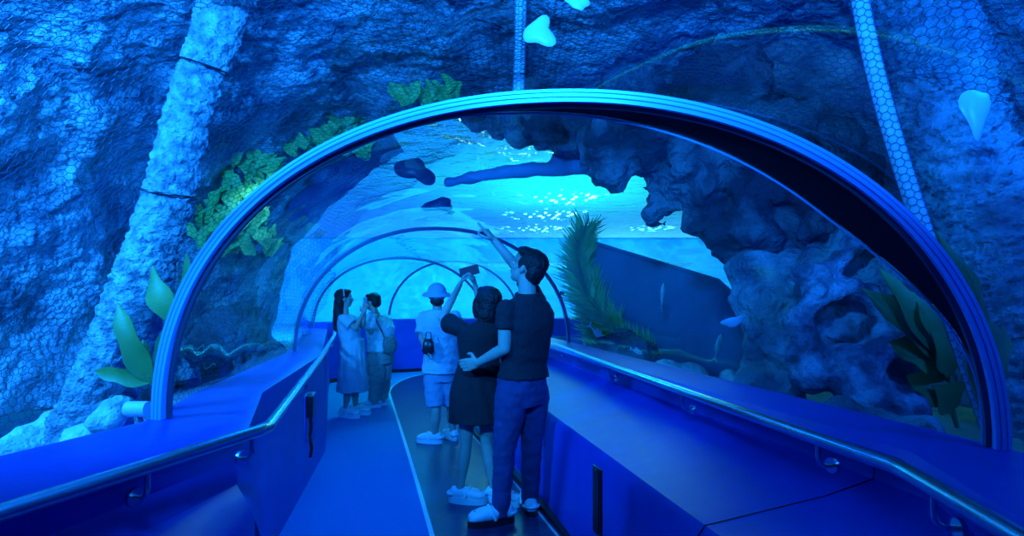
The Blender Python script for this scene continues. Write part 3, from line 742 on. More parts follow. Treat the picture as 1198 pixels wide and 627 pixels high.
def cluster(bx, by, Y, rx, ry, n, seed, label):
    random.seed(seed); L_ = []
    for k in range(n):
        x, y = bx+random.uniform(-rx, rx), by+random.uniform(-ry, ry); a = random.uniform(-2.6, -.5); l = random.uniform(18, 34)
        L_.append((x, y, x+l*math.cos(a), y+l*math.sin(a), Y+random.uniform(-.08, .08), Y+random.uniform(-.15, .05), random.uniform(.045, .08), .12))
    return plant('leafy_bush', P(bx, by+ry, Y), L_, M['leafB'], label, stem=False)
M['leafB'] = mat('mottled_green_leaf', (.07, .30, .05), .6, col2=(.2, .5, .10), scale=9)
cluster(276, 246, 5.8, 44, 54, 90, 11, 'green bush behind the netting between the leaning trunk and the near arch')
cluster(380, 160, 6.15, 50, 28, 90, 12, 'green bush behind the netting at the upper left of the near arch')
cluster(500, 118, 5.0, 40, 10, 16, 13, 'thin green bush behind the netting just left of the arch top')
plant('frond_plant', P(1120, 500, 2.55), [(1095, 420, 1004, 338, 2.5, 2.7, .085, .1), (1098, 418, 1028, 316, 2.5, 2.65, .085, .05), (1102, 418, 1066, 342, 2.5, 2.6, .07, .08), (1100, 430, 1040, 400, 2.5, 2.6, .10, .1), (1110, 440, 1088, 388, 2.5, 2.5, .09, .1), (1112, 470, 1060, 440, 2.5, 2.6, .10, .1), (1115, 480, 1090, 450, 2.5, 2.5, .10, .1)], M['leafD'],
      'dark green frond plant with pointed leaves at the right foot inside the near arch')
plant('frond_plant', P(1150, 480, 2.05), [(1128, 400, 1090, 270, 2.05, 2.1, .06, .1), (1130, 410, 1128, 310, 2.05, 2.1, .05, .1), (1145, 440, 1140, 360, 2.05, 2.1, .07, .1), (1150, 450, 1170, 380, 2.05, 2.1, .05, .1)], M['leafD'],
      'dark frond plant right of the near arch, in front of the slanting netted pipe')

# ---------------------------------------------------------------- fish
def fish(px, py, Y, lpx, heading, m, label, group=None, tilt=0, fat=.32, name='fish'):
    L_ = lpx/FPX*Y; c = P(px, py, Y); e = empty(name, c, label, 'fish', group)
    d = V((math.cos(heading)*math.cos(tilt), math.sin(heading)*math.cos(tilt), math.sin(tilt))); s = d.cross(V((0, 0, 1))).normalized(); u = s.cross(d)
    bm = bmesh.new(); secs = []
    for i in range(11):
        t = i/10; w_ = fat*L_*.5*(math.sin(PI*min(1, t**.75))+.05)*(1 if t < .8 else .8)
        secs.append((c+d*L_*(.45-t*.85), s*w_*.5, u*w_))
    loft(bm, secs, 14); bm_obj('body', bm, m, e, c)
    bm = bmesh.new(); b = c-d*L_*.36
    for k in (1, -1):
        vs = [bm.verts.new(p) for p in (b+s*.03*L_*0, b-d*L_*.2+u*k*L_*.17, b-d*L_*.12)]
        ws = [bm.verts.new(v.co+s*.012*L_) for v in vs]
        bm.faces.new(vs); bm.faces.new(ws[::-1])
        for q_ in range(3): bm.faces.new((vs[q_], ws[q_], ws[(q_+1) % 3], vs[(q_+1) % 3]))
    bm_obj('tail_fin', bm, m, e, c, smooth=False)
    bm = bmesh.new()
    vs = [bm.verts.new(p) for p in (c+d*L_*.12+u*fat*L_*.40, c-d*L_*.05+u*fat*L_*.85, c-d*L_*.22+u*fat*L_*.62, c-d*L_*.18+u*fat*L_*.25)]
    ws = [bm.verts.new(v.co+s*.012*L_) for v in vs]
    bm.faces.new(vs); bm.faces.new(ws[::-1])
    for q_ in range(4): bm.faces.new((vs[q_], ws[q_], ws[(q_+1) % 4], vs[(q_+1) % 4]))
    bm_obj('dorsal_fin', bm, m, e, c, smooth=False)
    return e
def blob(px, py, Y, wpx, hpx, rz, m, label, name='pale_blob'):  # flattened lobed body for the pale and dark floating shapes
    c = P(px, py, Y); e = empty(name, c, label, 'fish'); a, b = wpx/FPX*Y/2, hpx/FPX*Y/2
    R_ = Matrix.Rotation(rz, 3, 'Y'); bm = bmesh.new(); N_ = 28; rings = []
    for j in range(9):
        t = j/8*PI; ring = []
        for k in range(N_):
            q_ = 2*PI*k/N_; rr = (1+.20*math.cos(2*q_+.6+wpx)+.16*math.sin(3*q_+hpx)+.07*math.sin(5*q_+wpx))*math.sin(t)
            ring.append(bm.verts.new(c+R_ @ V((math.cos(q_)*rr*a+.25*a*math.sin(q_)**2*math.sin(t), -.16*a*math.cos(t)+.22*a*(math.cos(q_)*rr)**2, math.sin(q_)*rr*b))))
        rings.append(ring)
    for x, y in zip(rings, rings[1:]):
        for k in range(N_): bm.faces.new((x[k], x[(k+1) % N_], y[(k+1) % N_], y[k]))
    bmesh.ops.remove_doubles(bm, verts=bm.verts, dist=1e-5)
    bm_obj('body', bm, m, e, c)
    return e
blob(630, 38, 2.9, 40, 30, -.3, M['fish'], 'pale ray above the top of the near arch, beside the short upright pipe')  # pale floating shapes, built as flattened lobed bodies
blob(675, 2, 2.8, 24, 18, .4, M['fish'], 'small pale ray cut by the top edge of the picture')
blob(1143, 130, 2.3, 32, 56, .3, M['fish'], 'pale bean-shaped ray in front of the thick trunk at the far right')
blob(858, 376, 4.0, 24, 13, -.2, M['fish'], 'small pale flat ray at the edge of the rock pillar, right of the hull')
blob(483, 199, 6.6, 44, 28, .25, M['fishd'], 'dark ray at the upper left inside the near arch', 'dark_blob')  # reflection-like dark shapes, built as floating bodies
blob(512, 240, 7.6, 32, 18, -.3, M['fishd'], 'dark ray right of and below the other dark ray', 'dark_blob')
fish(775, 345, 6.2, 34, 1.1, M['fish'], 'slim pale fish swimming upright in front of the sunken hull', tilt=1.2, fat=.26)
fish(840, 405, 5.2, 34, .4, M['fish'], 'slim pale fish near the bottom right corner of the hull', tilt=1.25, fat=.22)
fish(700, 392, 6.8, 34, .2, M['fish'], 'pale slanting fish at the foot of the feathery weed', tilt=-.8, fat=.22)
fish(745, 411, 6.0, 18, .2, M['fish'], 'small pale fish over the dark boulder', tilt=-.4, fat=.3)
FG = 'small dark fish in the bright water'
for (x, y, Y, l, h, t, lb) in ((657, 343, 7, 10, .3, .1, 'tiny dark fish right of the pointing man, near the thin rib'), (527, 249, 6.5, 13, .2, .2, 'small dark fish above the first thin rib'),
                           (766, 262, 6, 24, 3.0, .0, 'dark fish below the tip of the rock overhang'), (655, 397, 7, 14, 3.3, 0, 'small dark fish just above the right parapet beside the man')):
    fish(x, y, Y, l, h, M['fishd'], lb, None, t)
random.seed(5)
for k, (x, y) in enumerate(((668, 358), (700, 350), (648, 372), (672, 385), (508, 398))):
    pass

# ---------------------------------------------------------------- people
UP = V((0, 0, 1))
def hand(bm, wr, d, n, k, mode='relaxed', thumb=1):
    """wrist, pointing direction, palm normal (fingers curl towards it), thumb side sign"""
    d = d.normalized(); n = (n-d*n.dot(d)).normalized(); s = d.cross(n).normalized()*thumb
    L_ = .085*k
    loft(bm, [(wr-d*.01, s*.024*k, n*.017*k), (wr+d*L_*.4, s*.036*k, n*.015*k), (wr+d*L_, s*.040*k, n*.012*k)], 14, 2.4)
    lens = [.072, .080, .075, .060]
    for i in range(4):
        b = wr+d*L_*.93+s*(.031-.0208*i)*k
        if mode == 'point': curl = .06 if i == 0 else 1.35
        elif mode == 'grip': curl = .95
        elif mode == 'flat': curl = .18
        else: curl = .42
        ang = curl*.6; p = b; pts = [b-d*.012]; l = lens[i]*k
        for q_, f_ in enumerate((.45, .32, .23)):
            dd = d*math.cos(ang)+n*math.sin(ang); p = p+dd*l*f_; pts.append(p); ang += curl*.75
        capsule(bm, pts, [.0095*k, .0092*k, .0085*k, .0075*k], 8)
    t0 = wr+d*L_*.25+s*.026*k; t1 = t0+(s*.8+d*.55+n*.35).normalized()*.036*k; t2 = t1+(s*.25+d*.9+n*.4).normalized()*.028*k; t3 = t2+(d*.95+n*.45-s*.1).normalized()*.022*k
    capsule(bm, [t0, t1, t2, t3], [.013*k, .0115*k, .0100*k, .0085*k], 8)
def head(bm, c, f, k=1.0, up=UP):
    f = f.normalized(); s = f.cross(up).normalized(); u = s.cross(f).normalized()
    q = lambda a, b, c_: c+f*a*k+s*b*k+u*c_*k
    B = lambda p, a, b, c_, seg=18: ball(bm, p, (f*a*k, s*b*k, u*c_*k), seg, 12)
    B(q(-.012, 0, .030), .096, .077, .088); B(q(.030, 0, -.030), .062, .060, .075); B(q(.052, 0, -.078), .030, .033, .026)
    B(q(.070, 0, .045), .022, .058, .040); B(q(.078, 0, .022), .016, .052, .010)
    cone(bm, q(.080, 0, .020), q(.112, 0, -.018), .010*k, .015*k, 10); sph(bm, q(.107, 0, -.018), .0145*k, 10)
    for z in (1, -1): sph(bm, q(.098, z*.012, -.020), .009*k, 8)
    B(q(.086, 0, -.044), .014, .026, .007, 12); B(q(.083, 0, -.056), .014, .023, .008, 12)
    for z in (1, -1):
        B(q(.052, z*.045, -.012), .026, .020, .024, 12)
        ball(bm, q(-.004, z*.078, -.004), ((f*.9+s*z*.3)*.018*k, (s*z)*.008*k, (u*.95-f*.15)*.032*k), 12, 8)
    return f, s, u
def eyes(root, c, f, s, u, k):
    for z in (1, -1):
        bm = bmesh.new(); sph(bm, c+f*.079*k+s*z*.030*k+u*.008*k, .011*k, 12); bm_obj('eye', bm, M['white'], root, root.location)
def arm(bm, sh, el, wr, k):
    sh, el, wr = V(sh), V(el), V(wr)
    capsule(bm, [sh, sh.lerp(el, .4), el, el.lerp(wr, .3), wr], [.052*k, .046*k, .037*k, .037*k, .025*k], 14)
def legb(bm, hp, kn, an, k):
    hp, kn, an = V(hp), V(kn), V(an)
    capsule(bm, [hp, hp.lerp(kn, .5), kn, kn.lerp(an, .35), kn.lerp(an, .75), an], [.086*k, .072*k, .052*k, .054*k, .037*k, .034*k], 14)
def footb(bm, an, td, k):
    capsule(bm, [V((an.x, an.y, .045))-td*.02, V((an.x, an.y, .035))+td*.08*k, V((an.x, an.y, .025))+td*.15*k], [.034*k, .032*k, .024*k], 12)
def torso(bm, J, g=0.0, low=None, wide=1.0):
    """hp hip centre, ch chest, nk neck base, sd side vector, fw forward; g inflation"""
    sd, fw = J['sd'].normalized(), J['fw'].normalized(); k = J['k']*wide; hp, ch, nk = J['hp'], J['ch'], J['nk']
    wa = hp.lerp(ch, .45)
    secs = [(hp-UP*.09*k, .140, .105), (hp, .168, .118), (hp.lerp(wa, .6), .150, .105), (wa, .140, .098), (wa.lerp(ch, .6), .158, .110), (ch, .172, .118), (ch.lerp(nk, .45), .178, .105), (ch.lerp(nk, .78), .140, .080), (nk, .062, .060)]
    if low is not None: secs = [q_ for q_ in secs if q_[0].z >= low-.02]
    out = [(c, sd*(a*k+g), fw*(b*k+g)) for c, a, b in secs]
    if low is not None and out[0][0].z > low+.01:
        c, a, b = out[0]; out.insert(0, (V((c.x, c.y, low)), a*1.04, b*1.06))
    loft(bm, out, 28, 2.2)
def wrinkle(amp, sx=1.0):
    return lambda p: amp*(noise.noise(V((p.x*9, p.y*9, p.z*17)))+.5*noise.noise(p*32))
def shoe(root, an, td, k, upper, sole, name='shoe', chunky=1.0):
    td = td.normalized(); s = V((-td.y, td.x, 0)); g = V((an.x, an.y, 0))
    bm = bmesh.new()
    secs = [(-.075, .030, .030, .035), (-.055, .040, .042, .05), (0, .043, .040, .048), (.06, .048, .042, .047), (.12, .054, .036, .042), (.165, .048, .028, .036), (.19, .028, .018, .030)]
    loft(bm, [(g+td*a*k+UP*(c_+.018*chunky)*k, s*b*k, UP*h*k) for a, b, h, c_ in secs], 18, 2.3)
    o = fuse(name, bm, upper, root, root.location, .006, 2)
    bm = bmesh.new(); N_ = 22; rim = []
    for i in range(N_):
        a = 2*PI*i/N_; ca, sa = math.cos(a), math.sin(a)
        rim.append(g+td*(.058+.142*ca)*k+s*(.052+.006*ca)*k*math.copysign(abs(sa)**.8, sa))
    r1 = [bm.verts.new(p+UP*.002) for p in rim]; r2 = [bm.verts.new(p+UP*.030*chunky*k) for p in rim]
    for i in range(N_): bm.faces.new((r1[i], r1[(i+1) % N_], r2[(i+1) % N_], r2[i]))
    bm.faces.new(r1[::-1]); bm.faces.new(r2); bmesh.ops.recalc_face_normals(bm, faces=bm.faces)
    bm_obj('sole', bm, sole, o, root.location, sa=50)
    h0 = .018*chunky*k
    for q_, (ta, rr, hh) in enumerate(((-.045, .049, .070), (.045, .052, .092))):
        bm = bmesh.new(); tube(bm, [g+td*(ta+(.03*math.sin(a) if q_ else -.045*math.sin(a)))*k+s*math.cos(a)*rr*k+UP*(h0+(.02+(hh-.02)*math.sin(a) if q_ else .045)*k) for a in [PI*i/14 for i in range(15)]], .0085*k, 8)
        bm_obj('strap', bm, upper, o, root.location)
    for (tx, sy) in ((.10, -.022), (.10, .022), (.13, -.014), (.13, .016), (.075, 0), (.155, 0)):
        c_ = g+td*tx*k+s*sy*k+UP*(h0+(.083-.22*max(0, tx-.06)-abs(sy)*.25)*k)
        bm = bmesh.new(); sph(bm, c_, .0075*k, 8); bm_obj('vent_hole', bm, M['bplastic'], o, root.location)
    return o
def hairmesh(root, blobs, c, f, s, u, k, drop=()):
    bm = bmesh.new()
    for (a, b, z, ra, rb, rz) in blobs:
        ball(bm, c+f*a*k+s*b*k+u*z*k, (f*ra*k, s*rb*k, u*rz*k), 18, 12)
    for pts, rs in drop: capsule(bm, pts, rs, 14)
    return fuse('hair', bm, M['hair'], root, root.location, .007, 3, lambda p: .004*noise.noise(V((p.x*45, p.y*45, p.z*14)))+.003*noise.noise(p*70))
SHORT = [(-.022, 0, .052, .100, .086, .082), (-.055, 0, .005, .062, .078, .078), (.030, 0, .092, .060, .066, .034)]

# --- the pointing man
y0 = 3.5; root = empty('person', (-.03, 3.5, 0), 'man in dark polo shirt and jeans pointing up, arm around the woman in black', 'person')
J = dict(hp=P(611, 455, 3.52), ch=P(616, 382, 3.50), nk=P(617, 347, 3.50), sd=V((.80, .60, 0)), fw=V((-.60, .80, 0)), k=1.02)
hc = P(616, 314, 3.50); hf = V((-.88, .35, .38))
shL = J['nk']+V((-.8, -.6, 0))*.17-UP*.05; shR = J['nk']+V((.8, .6, 0))*.10-UP*.05
shL = P(592, 362, 3.38); shR = P(628, 352, 3.66)
elL, wrL = P(590, 408, 3.36), P(560, 424, 3.50); elR, wrR = P(604, 312, 3.80), P(578, 281, 3.78)
kL, aL, kR, aR = P(590, 527, 3.44), P(586, 594, 3.45), P(622, 522, 3.60), P(620, 585, 3.62)
bm = bmesh.new(); torso(bm, J)
capsule(bm, [J['nk']-UP*.03, hc-UP*.04], [.062, .056], 14); F, S, U = head(bm, hc, hf, 1.04)
arm(bm, shL, elL, wrL, 1.08); arm(bm, shR, elR, wrR, 1.05)
hand(bm, wrL, (P(545, 427, 3.56)-wrL), V((.2, 1, .1)), 1.12, 'flat', -1); hand(bm, wrR, P(560, 258, 3.76)-wrR, V((.1, .3, -1)), 1.1, 'point', 1)
hL, hR = J['hp']+V((-.8, -.6, 0))*.09-UP*.06, J['hp']+V((.8, .6, 0))*.09-UP*.06
legb(bm, hL, kL, aL, 1.0); legb(bm, hR, kR, aR, 1.0); footb(bm, aL, V((-.93, -.3, 0)).normalized(), 1); footb(bm, aR, V((-.15, .9, 0)).normalized(), 1)
fuse('body', bm, M['skin'], root, root.location, .0052, 3); eyes(root, hc, F, S, U, 1.04)
hairmesh(root, [(-.030, 0, .050, .100, .088, .084), (-.062, 0, .005, .060, .082, .085), (.030, 0, .094, .066, .070, .036), (-.080, 0, -.040, .035, .06, .04), (.012, .070, .03, .03, .014, .045), (.012, -.070, .03, .03, .014, .045)], hc, F, S, U, 1.06)
bm = bmesh.new(); torso(bm, J, .022, low=P(0, 441, 3.52).z)
cone(bm, shL, shL.lerp(elL, .50), .064, .066, 20); sph(bm, shL, .064, 14); cone(bm, shR, shR.lerp(elR, .62), .070, .064, 18); sph(bm, shR, .070, 14)
sh_ = fuse('polo_shirt', bm, M['navy'], root, root.location, .009, 3, wrinkle(.007))
bm = bmesh.new(); nkd = (hc-J['nk']).normalized(); tube(bm, [J['nk']+nkd*.012+V((math.cos(a)*.070, math.sin(a)*.066, .012*math.sin(a))) for a in [2*PI*i/24 for i in range(24)]], .016, 8, closed=True)
bm_obj('collar', bm, M['navy'], sh_, root.location)
bm = bmesh.new()
loft(bm, [(J['hp']-UP*.10, J['sd']*.170, J['fw']*.125), (J['hp'], J['sd']*.188, J['fw']*.138), (J['hp']+UP*.09, J['sd']*.172, J['fw']*.125)], 24, 2.2)
capsule(bm, [hL, hL.lerp(kL, .5), kL], [.112, .094, .074], 18); cone(bm, kL, aL+UP*.0, .074, .060, 18); cone(bm, aL, aL-UP*.05, .060, .058, 18)
capsule(bm, [hR, hR.lerp(kR, .5), kR], [.112, .094, .072], 18); cone(bm, kR, aR, .072, .058, 18); cone(bm, aR, aR-UP*.045, .058, .056, 18)
jn = fuse('jeans', bm, M['jeans'], root, root.location, .009, 3, wrinkle(.008))
shoe(root, V((aL.x, aL.y, 0)), V((-.93, -.30, 0)), 1.12, M['white'], M['bplastic'], 'clog', 1.3)
shoe(root, V((aR.x, aR.y, 0)), V((-.10, .95, 0)), 1.08, M['white'], M['bplastic'], 'clog', 1.3)

# --- the woman in black
root = empty('person', (-.22, 3.75, 0), 'woman in short black dress and pale chunky sandals, arms raised beside the pointing man', 'person')
J = dict(hp=P(560, 440, 3.80), ch=P(563, 396, 3.80), nk=P(567, 376, 3.78), sd=V((.97, .25, 0)), fw=V((-.25, .97, 0)), k=.90)
hc = P(570, 357, 3.80); hf = V((-.45, .88, .18))
shL, shR = P(543, 386, 3.76), P(588, 388, 3.84); elL, wrL = P(517, 372, 3.98), P(538, 333, 4.12); elR, wrR = P(566, 372, 4.08), P(556, 334, 4.16)
kL, aL = P(545, 518, 3.80), P(538, 574, 3.80); kR, aR = P(569, 518, 3.84), P(580, 580, 3.80)
hL, hR = J['hp']-J['sd']*.075-UP*.05, J['hp']+J['sd']*.075-UP*.05
bm = bmesh.new(); torso(bm, J); capsule(bm, [J['nk']-UP*.03, hc-UP*.03], [.048, .045], 12); F, S, U = head(bm, hc, hf, .96)
arm(bm, shL, elL, wrL, .86); arm(bm, shR, elR, wrR, .86)
hand(bm, wrL, P(545, 318, 4.14)-wrL, V((1, .2, .1)), .92, 'grip', -1); hand(bm, wrR, P(553, 318, 4.18)-wrR, V((-1, .2, .1)), .92, 'grip', 1)
legb(bm, hL, kL, aL, .88); legb(bm, hR, kR, aR, .88); footb(bm, aL, V((.95, -.15, 0)).normalized(), .92); footb(bm, aR, V((.8, -.4, 0)).normalized(), .92)
fuse('body', bm, M['skin'], root, root.location, .0052, 3); eyes(root, hc, F, S, U, .96)
hairmesh(root, SHORT+[(-.06, 0, -.05, .055, .085, .08), (-.05, 0, -.09, .05, .088, .06), (.02, .068, -.02, .05, .022, .08), (.02, -.068, -.02, .05, .022, .08), (-.052, 0, -.14, .045, .085, .06)], hc, F, S, U, 1.06)
bm = bmesh.new(); torso(bm, J, .020, low=P(0, 452, 3.8).z)
for sh, el in ((shL, elL), (shR, elR)):
    sph(bm, sh, .060, 14); cone(bm, sh, sh.lerp(el, .68)-UP*.01, .058, .078, 20)
hz = P(0, 492, 3.8).z
secs = []
for i in range(9):
    t = i/8; z = P(0, 424, 3.8).z*(1-t)+hz*t; secs.append((V((J['hp'].x-.0+.015*t, J['hp'].y, z)), J['sd']*(.145+.045*min(1, t*2.2)+.045*t), J['fw']*(.112+.05*t)))
loft(bm, secs, 40, 2.1)
fuse('dress', bm, M['blackcloth'], root, root.location, .009, 2, lambda p: .010*noise.noise(V((p.x*22, p.y*22, p.z*3)))*max(0, min(1, (1.15-p.z)*2))+.004*noise.noise(p*12))
for a_, t_ in ((aL, V((.95, -.15, 0))), (aR, V((.8, -.4, 0)))): shoe(root, V((a_.x, a_.y, 0)), t_, .98, M['white'], M['white'], 'sandal', 1.7)
# her phone: top-level
pc = P(549, 317, 4.16); e = empty('mobile_phone', pc, 'dark mobile phone held up by the woman in black', 'phone')
bm = bmesh.new(); box(bm, pc, .155, .010, .075, Matrix.Rotation(-.25, 3, 'Y'), .004); bm_obj('case', bm, M['bplastic'], e, pc)
bm = bmesh.new(); Rp = Matrix.Rotation(-.25, 3, 'Y'); box(bm, pc+Rp @ V((0, -.006, 0)), .143, .003, .066, Rp); bm_obj('screen', bm, mat('phone_screen', (.02, .03, .06), .1, emit=((.05, .35, .9), .06)), e, pc)
bm = bmesh.new(); box(bm, pc+Rp @ V((.055, .007, .018)), .028, .006, .028, Rp, .003); bm_obj('camera_bump', bm, M['black'], e, pc)

# --- the cap wearer
root = empty('person', (-.78, 5.35, 0), 'person in pale tee, light denim shorts and sun cap, seen from behind', 'person')
J = dict(hp=P(517, 434, 5.35), ch=P(515, 388, 5.35), nk=P(512, 363, 5.35), sd=V((.99, .12, 0)), fw=V((-.12, .99, 0)), k=1.0)
hc = P(511, 346, 5.35); hf = V((-.2, .97, .1))
shL, shR = P(496, 371, 5.35), P(532, 371, 5.37); elL, wrL = P(493, 395, 5.28), P(499, 408, 5.12); elR, wrR = P(540, 392, 5.5), P(532, 378, 5.7)
kL, aL = P(510, 480, 5.30), P(509, 508, 5.36); kR, aR = P(528, 478, 5.42), P(530, 508, 5.5)
hL, hR = J['hp']-J['sd']*.085-UP*.05, J['hp']+J['sd']*.085-UP*.05
bm = bmesh.new(); torso(bm, J); capsule(bm, [J['nk']-UP*.03, hc-UP*.03], [.050, .048], 12); F, S, U = head(bm, hc, hf, 1.0)
arm(bm, shL, elL, wrL, .9); arm(bm, shR, elR, wrR, .9); hand(bm, wrL, V((.2, -.2, -1)), V((1, 0, 0)), .95, 'grip', 1); hand(bm, wrR, V((-.2, .4, 1)), V((-1, .2, 0)), .95, 'relaxed', 1)
legb(bm, hL, kL, aL, .95); legb(bm, hR, kR, aR, .95); footb(bm, aL, V((-.9, .2, 0)).normalized(), .95); footb(bm, aR, V((-.5, .8, 0)).normalized(), .95)
fuse('body', bm, M['skin'], root, root.location, .009, 3); eyes(root, hc, F, S, U, 1.0)
hairmesh(root, [(-.03, 0, .01, .083, .078, .060), (-.055, 0, -.05, .05, .072, .05)], hc, F, S, U, 1.0)
M['cap'] = mat('pale_cap_cloth', (.30, .42, .50), .9, bump=.3, bscale=90)
bm = bmesh.new(); ball(bm, hc+U*.035-F*.012, (F*.112, S*.098, U*.100), 20, 14); loft(bm, [(hc+U*.030+F*.02, S*.125, F*.140), (hc+U*.004+F*.02, S*.150, F*.168), (hc-U*.006+F*.02, S*.150, F*.168)], 24)
fuse('sun_cap', bm, M['cap'], root, root.location, .008, 2)
bm = bmesh.new(); torso(bm, J, .035, low=P(0, 436, 5.35).z)
for sh, el in ((shL, elL), (shR, elR)): sph(bm, sh, .068, 12); cone(bm, sh, sh.lerp(el, .8), .068, .075, 18)
fuse('tee_shirt', bm, M['tee'], root, root.location, .011, 3, wrinkle(.012))
bm = bmesh.new(); loft(bm, [(J['hp']-UP*.10, J['sd']*.172, J['fw']*.125), (J['hp']+UP*.08, J['sd']*.165, J['fw']*.12)], 22, 2.2)
for h, kn in ((hL, kL), (hR, kR)): sph(bm, h, .10, 14); cone(bm, h, h.lerp(kn, .88), .105, .092, 18)
fuse('denim_shorts', bm, M['shorts'], root, root.location, .011, 3, wrinkle(.009))
for a_, t_ in ((aL, V((-.9, .2, 0))), (aR, V((-.5, .8, 0)))): shoe(root, V((a_.x, a_.y, 0)), t_, 1.0, M['white'], M['white'], 'sneaker', 1.3)
bc = P(501, 405, 5.08); e = empty('pouch', bc, 'small dark pouch hanging at the left side of the cap wearer', 'bag')
bm = bmesh.new(); loft(bm, [(bc-UP*.075, V((.04, 0, 0)), V((0, .025, 0))), (bc-UP*.05, V((.06, 0, 0)), V((0, .035, 0))), (bc+UP*.04, V((.05, 0, 0)), V((0, .03, 0))), (bc+UP*.07, V((.03, 0, 0)), V((0, .012, 0)))], 18, 3)
bm_obj('pouch_body', bm, M['bplastic'], e, bc)
bm = bmesh.new(); tube(bm, [bc+UP*.06-V((.03, 0, 0)), bc+UP*.13-V((.02, -.02, 0)), bc+UP*.13+V((.02, .02, 0)), bc+UP*.06+V((.03, 0, 0))], .006, 6); bm_obj('strap', bm, M['bplastic'], e, bc)

# --- far woman in pale dress
root = empty('person', (-1.99, 6.6, 0), 'woman with long black hair in a pale blue dress standing by the left wall', 'person')
J = dict(hp=P(411, 414, 6.6), ch=P(408, 384, 6.6), nk=P(404, 368, 6.6), sd=V((-.35, .93, 0)), fw=V((.93, .35, 0)), k=.95)
hc = P(403, 350, 6.6); hf = V((.93, .35, .08))
shL, shR = P(406, 372, 6.72), P(402, 373, 6.46); elL, wrL = P(424, 381, 6.72), P(427, 362, 6.75); elR, wrR = P(416, 384, 6.42), P(425, 366, 6.52)
kL, aL = P(415, 455, 6.68), P(416, 478, 6.72); kR, aR = P(407, 456, 6.56), P(404, 480, 6.55)
hL, hR = J['hp']+J['sd']*.08-UP*.05, J['hp']-J['sd']*.08-UP*.05
bm = bmesh.new(); torso(bm, J); capsule(bm, [J['nk']-UP*.03, hc-UP*.03], [.047, .044], 12); F, S, U = head(bm, hc, hf, .95)
arm(bm, shL, elL, wrL, .85); arm(bm, shR, elR, wrR, .85); hand(bm, wrL, UP+V((.1, 0, 0)), V((0, -1, 0)), .95, 'grip', 1); hand(bm, wrR, UP+V((.2, .1, 0)), V((0, 1, 0)), .95, 'grip', 1)
legb(bm, hL, kL, aL, .85); legb(bm, hR, kR, aR, .85); footb(bm, aL, V((.95, -.2, 0)).normalized(), .95); footb(bm, aR, V((.9, -.3, 0)).normalized(), .95)
fuse('body', bm, M['skin'], root, root.location, .009, 3); eyes(root, hc, F, S, U, .95)
hairmesh(root, SHORT+[(-.06, 0, -.06, .055, .085, .09)], hc, F, S, U, 1.0, drop=[([hc-F*.06-U*.03, P(396, 372, 6.58), P(394, 384, 6.58)], [.07, .07, .045])])
bm = bmesh.new(); tube(bm, [hc-F*.005+(S*math.cos(a)*.086+U*(.035+math.sin(a)*.100)) for a in [PI*i/14 for i in range(15)]], .007, 6); bm_obj('hairband', bm, M['white'], root, root.location)
bm = bmesh.new(); torso(bm, J, .028, low=J['hp'].z)
for sh, el in ((shL, elL), (shR, elR)): sph(bm, sh, .066, 12); cone(bm, sh, sh.lerp(el, .7), .064, .082, 18)
secs = []
for i in range(9):
    t = i/8; z = P(0, 396, 6.6).z*(1-t)+P(0, 457, 6.6).z*t; secs.append((J['hp']*(1)+V((.01+.015*t, 0, z-J['hp'].z)), J['sd']*(.155+.075*t), J['fw']*(.140+.060*t)))
loft(bm, secs, 36)
fuse('dress', bm, M['dress'], root, root.location, .011, 2, lambda p: .016*noise.noise(V((p.x*18, p.y*18, p.z*2.5)))*max(0, min(1, (1.2-p.z)*2))+.006*noise.noise(p*12))
for a_, t_ in ((aL, V((.95, -.2, 0))), (aR, V((.9, -.35, 0)))): shoe(root, V((a_.x, a_.y, 0)), t_, 1.05, M['white'], M['white'], 'sneaker', 1.5)
pc = P(427, 355, 6.62); e = empty('mobile_phone', pc, 'pale mobile phone held upright by the woman in the pale dress', 'phone')
bm = bmesh.new(); Rp = Matrix.Rotation(1.2, 3, 'Z'); box(bm, pc, .078, .011, .155, Rp, .004); bm_obj('case', bm, M['white'], e, pc)
bm = bmesh.new(); box(bm, pc+Rp @ V((0, .0065, 0)), .068, .003, .143, Rp); bm_obj('screen', bm, M['bplastic'], e, pc)

# --- far man in white shirt
root = empty('person', (-1.84, 7.15, 0), 'person in loose white shirt and beige trousers facing the woman in the pale dress', 'person')
J = dict(hp=P(445, 415, 7.15), ch=P(445, 385, 7.15), nk=P(440, 368, 7.15), sd=V((.55, .83, 0)), fw=V((-.83, .55, 0)), k=1.0)
hc = P(436, 354, 7.15); hf = V((-.93, .30, -.1))
shL, shR = P(435, 372, 7.0), P(452, 374, 7.3); elL, wrL = P(434, 388, 6.93), P(428, 374, 7.0); elR, wrR = P(455, 394, 7.2), P(454, 402, 7.02)
kL, aL = P(441, 445, 7.1), P(438, 468, 7.15); kR, aR = P(448, 445, 7.25), P(447, 466, 7.3)
hL, hR = J['hp']-J['sd']*.085-UP*.05, J['hp']+J['sd']*.085-UP*.05
bm = bmesh.new(); torso(bm, J); capsule(bm, [J['nk']-UP*.03, hc-UP*.03], [.052, .050], 12); F, S, U = head(bm, hc, hf, .98)
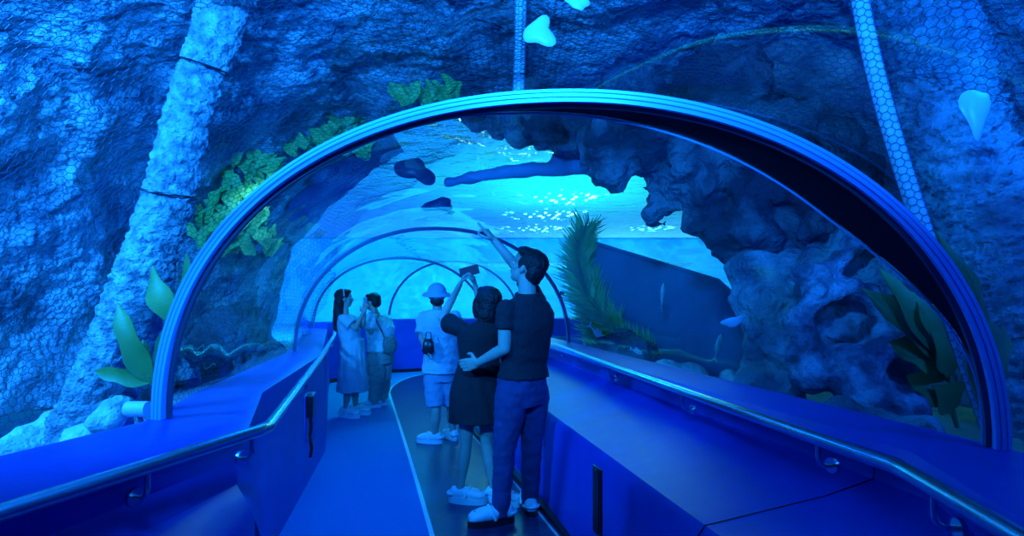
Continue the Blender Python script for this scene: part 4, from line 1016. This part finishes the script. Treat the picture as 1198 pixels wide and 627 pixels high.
arm(bm, shL, elL, wrL, .95); arm(bm, shR, elR, wrR, .95); hand(bm, wrL, V((-.3, 0, 1)), V((-1, 0, 0)), 1, 'relaxed', 1); hand(bm, wrR, V((-.1, -.3, -1)), V((-1, 0, 0)), 1, 'grip', 1)
legb(bm, hL, kL, aL, .95); legb(bm, hR, kR, aR, .95); footb(bm, aL, V((-.9, -.2, 0)).normalized(), 1); footb(bm, aR, V((-.9, -.1, 0)).normalized(), 1)
fuse('body', bm, M['skin'], root, root.location, .009, 3); eyes(root, hc, F, S, U, .98)
hairmesh(root, SHORT, hc, F, S, U, 1.02)
bm = bmesh.new(); torso(bm, J, .042, low=P(0, 411, 7.15).z)
for sh, el in ((shL, elL), (shR, elR)): sph(bm, sh, .080, 12); cone(bm, sh, sh.lerp(el, .85), .080, .090, 18)
fuse('shirt', bm, M['whitecloth'], root, root.location, .012, 3, wrinkle(.015))
bm = bmesh.new(); loft(bm, [(J['hp']-UP*.12, J['sd']*.18, J['fw']*.14), (J['hp']+UP*.08, J['sd']*.165, J['fw']*.13)], 22, 2.2)
for h, kn, a_ in ((hL, kL, aL), (hR, kR, aR)): capsule(bm, [h, kn, a_+UP*.02], [.12, .105, .085], 16)
fuse('trousers', bm, M['beige'], root, root.location, .012, 3, wrinkle(.013))
for a_, t_ in ((aL, V((-.9, -.2, 0))), (aR, V((-.9, -.1, 0)))): shoe(root, V((a_.x, a_.y, 0)), t_, 1.1, M['white'], M['white'], 'sneaker', 1.3)
bc = P(456, 402, 6.98); e = empty('shoulder_bag', bc, 'dark woven shoulder bag carried by the person in the white shirt', 'bag')
bm = bmesh.new(); sd_ = V((.95, .2, 0)); dp = V((-.2, .95, 0))
loft(bm, [(bc-UP*.125, sd_*.045, dp*.03), (bc-UP*.10, sd_*.08, dp*.05), (bc-UP*.02, sd_*.098, dp*.06), (bc+UP*.06, sd_*.085, dp*.05), (bc+UP*.09, sd_*.055, dp*.03)], 22, 2.8)
bm_obj('bag_body', bm, M['bag'], e, bc)
bm = bmesh.new(); tube(bm, [bc+UP*.08-sd_*.07, P(447, 388, 6.95), P(440, 374, 6.92), P(444, 366, 7.1)], .008, 6); bm_obj('strap', bm, M['black'], e, bc)
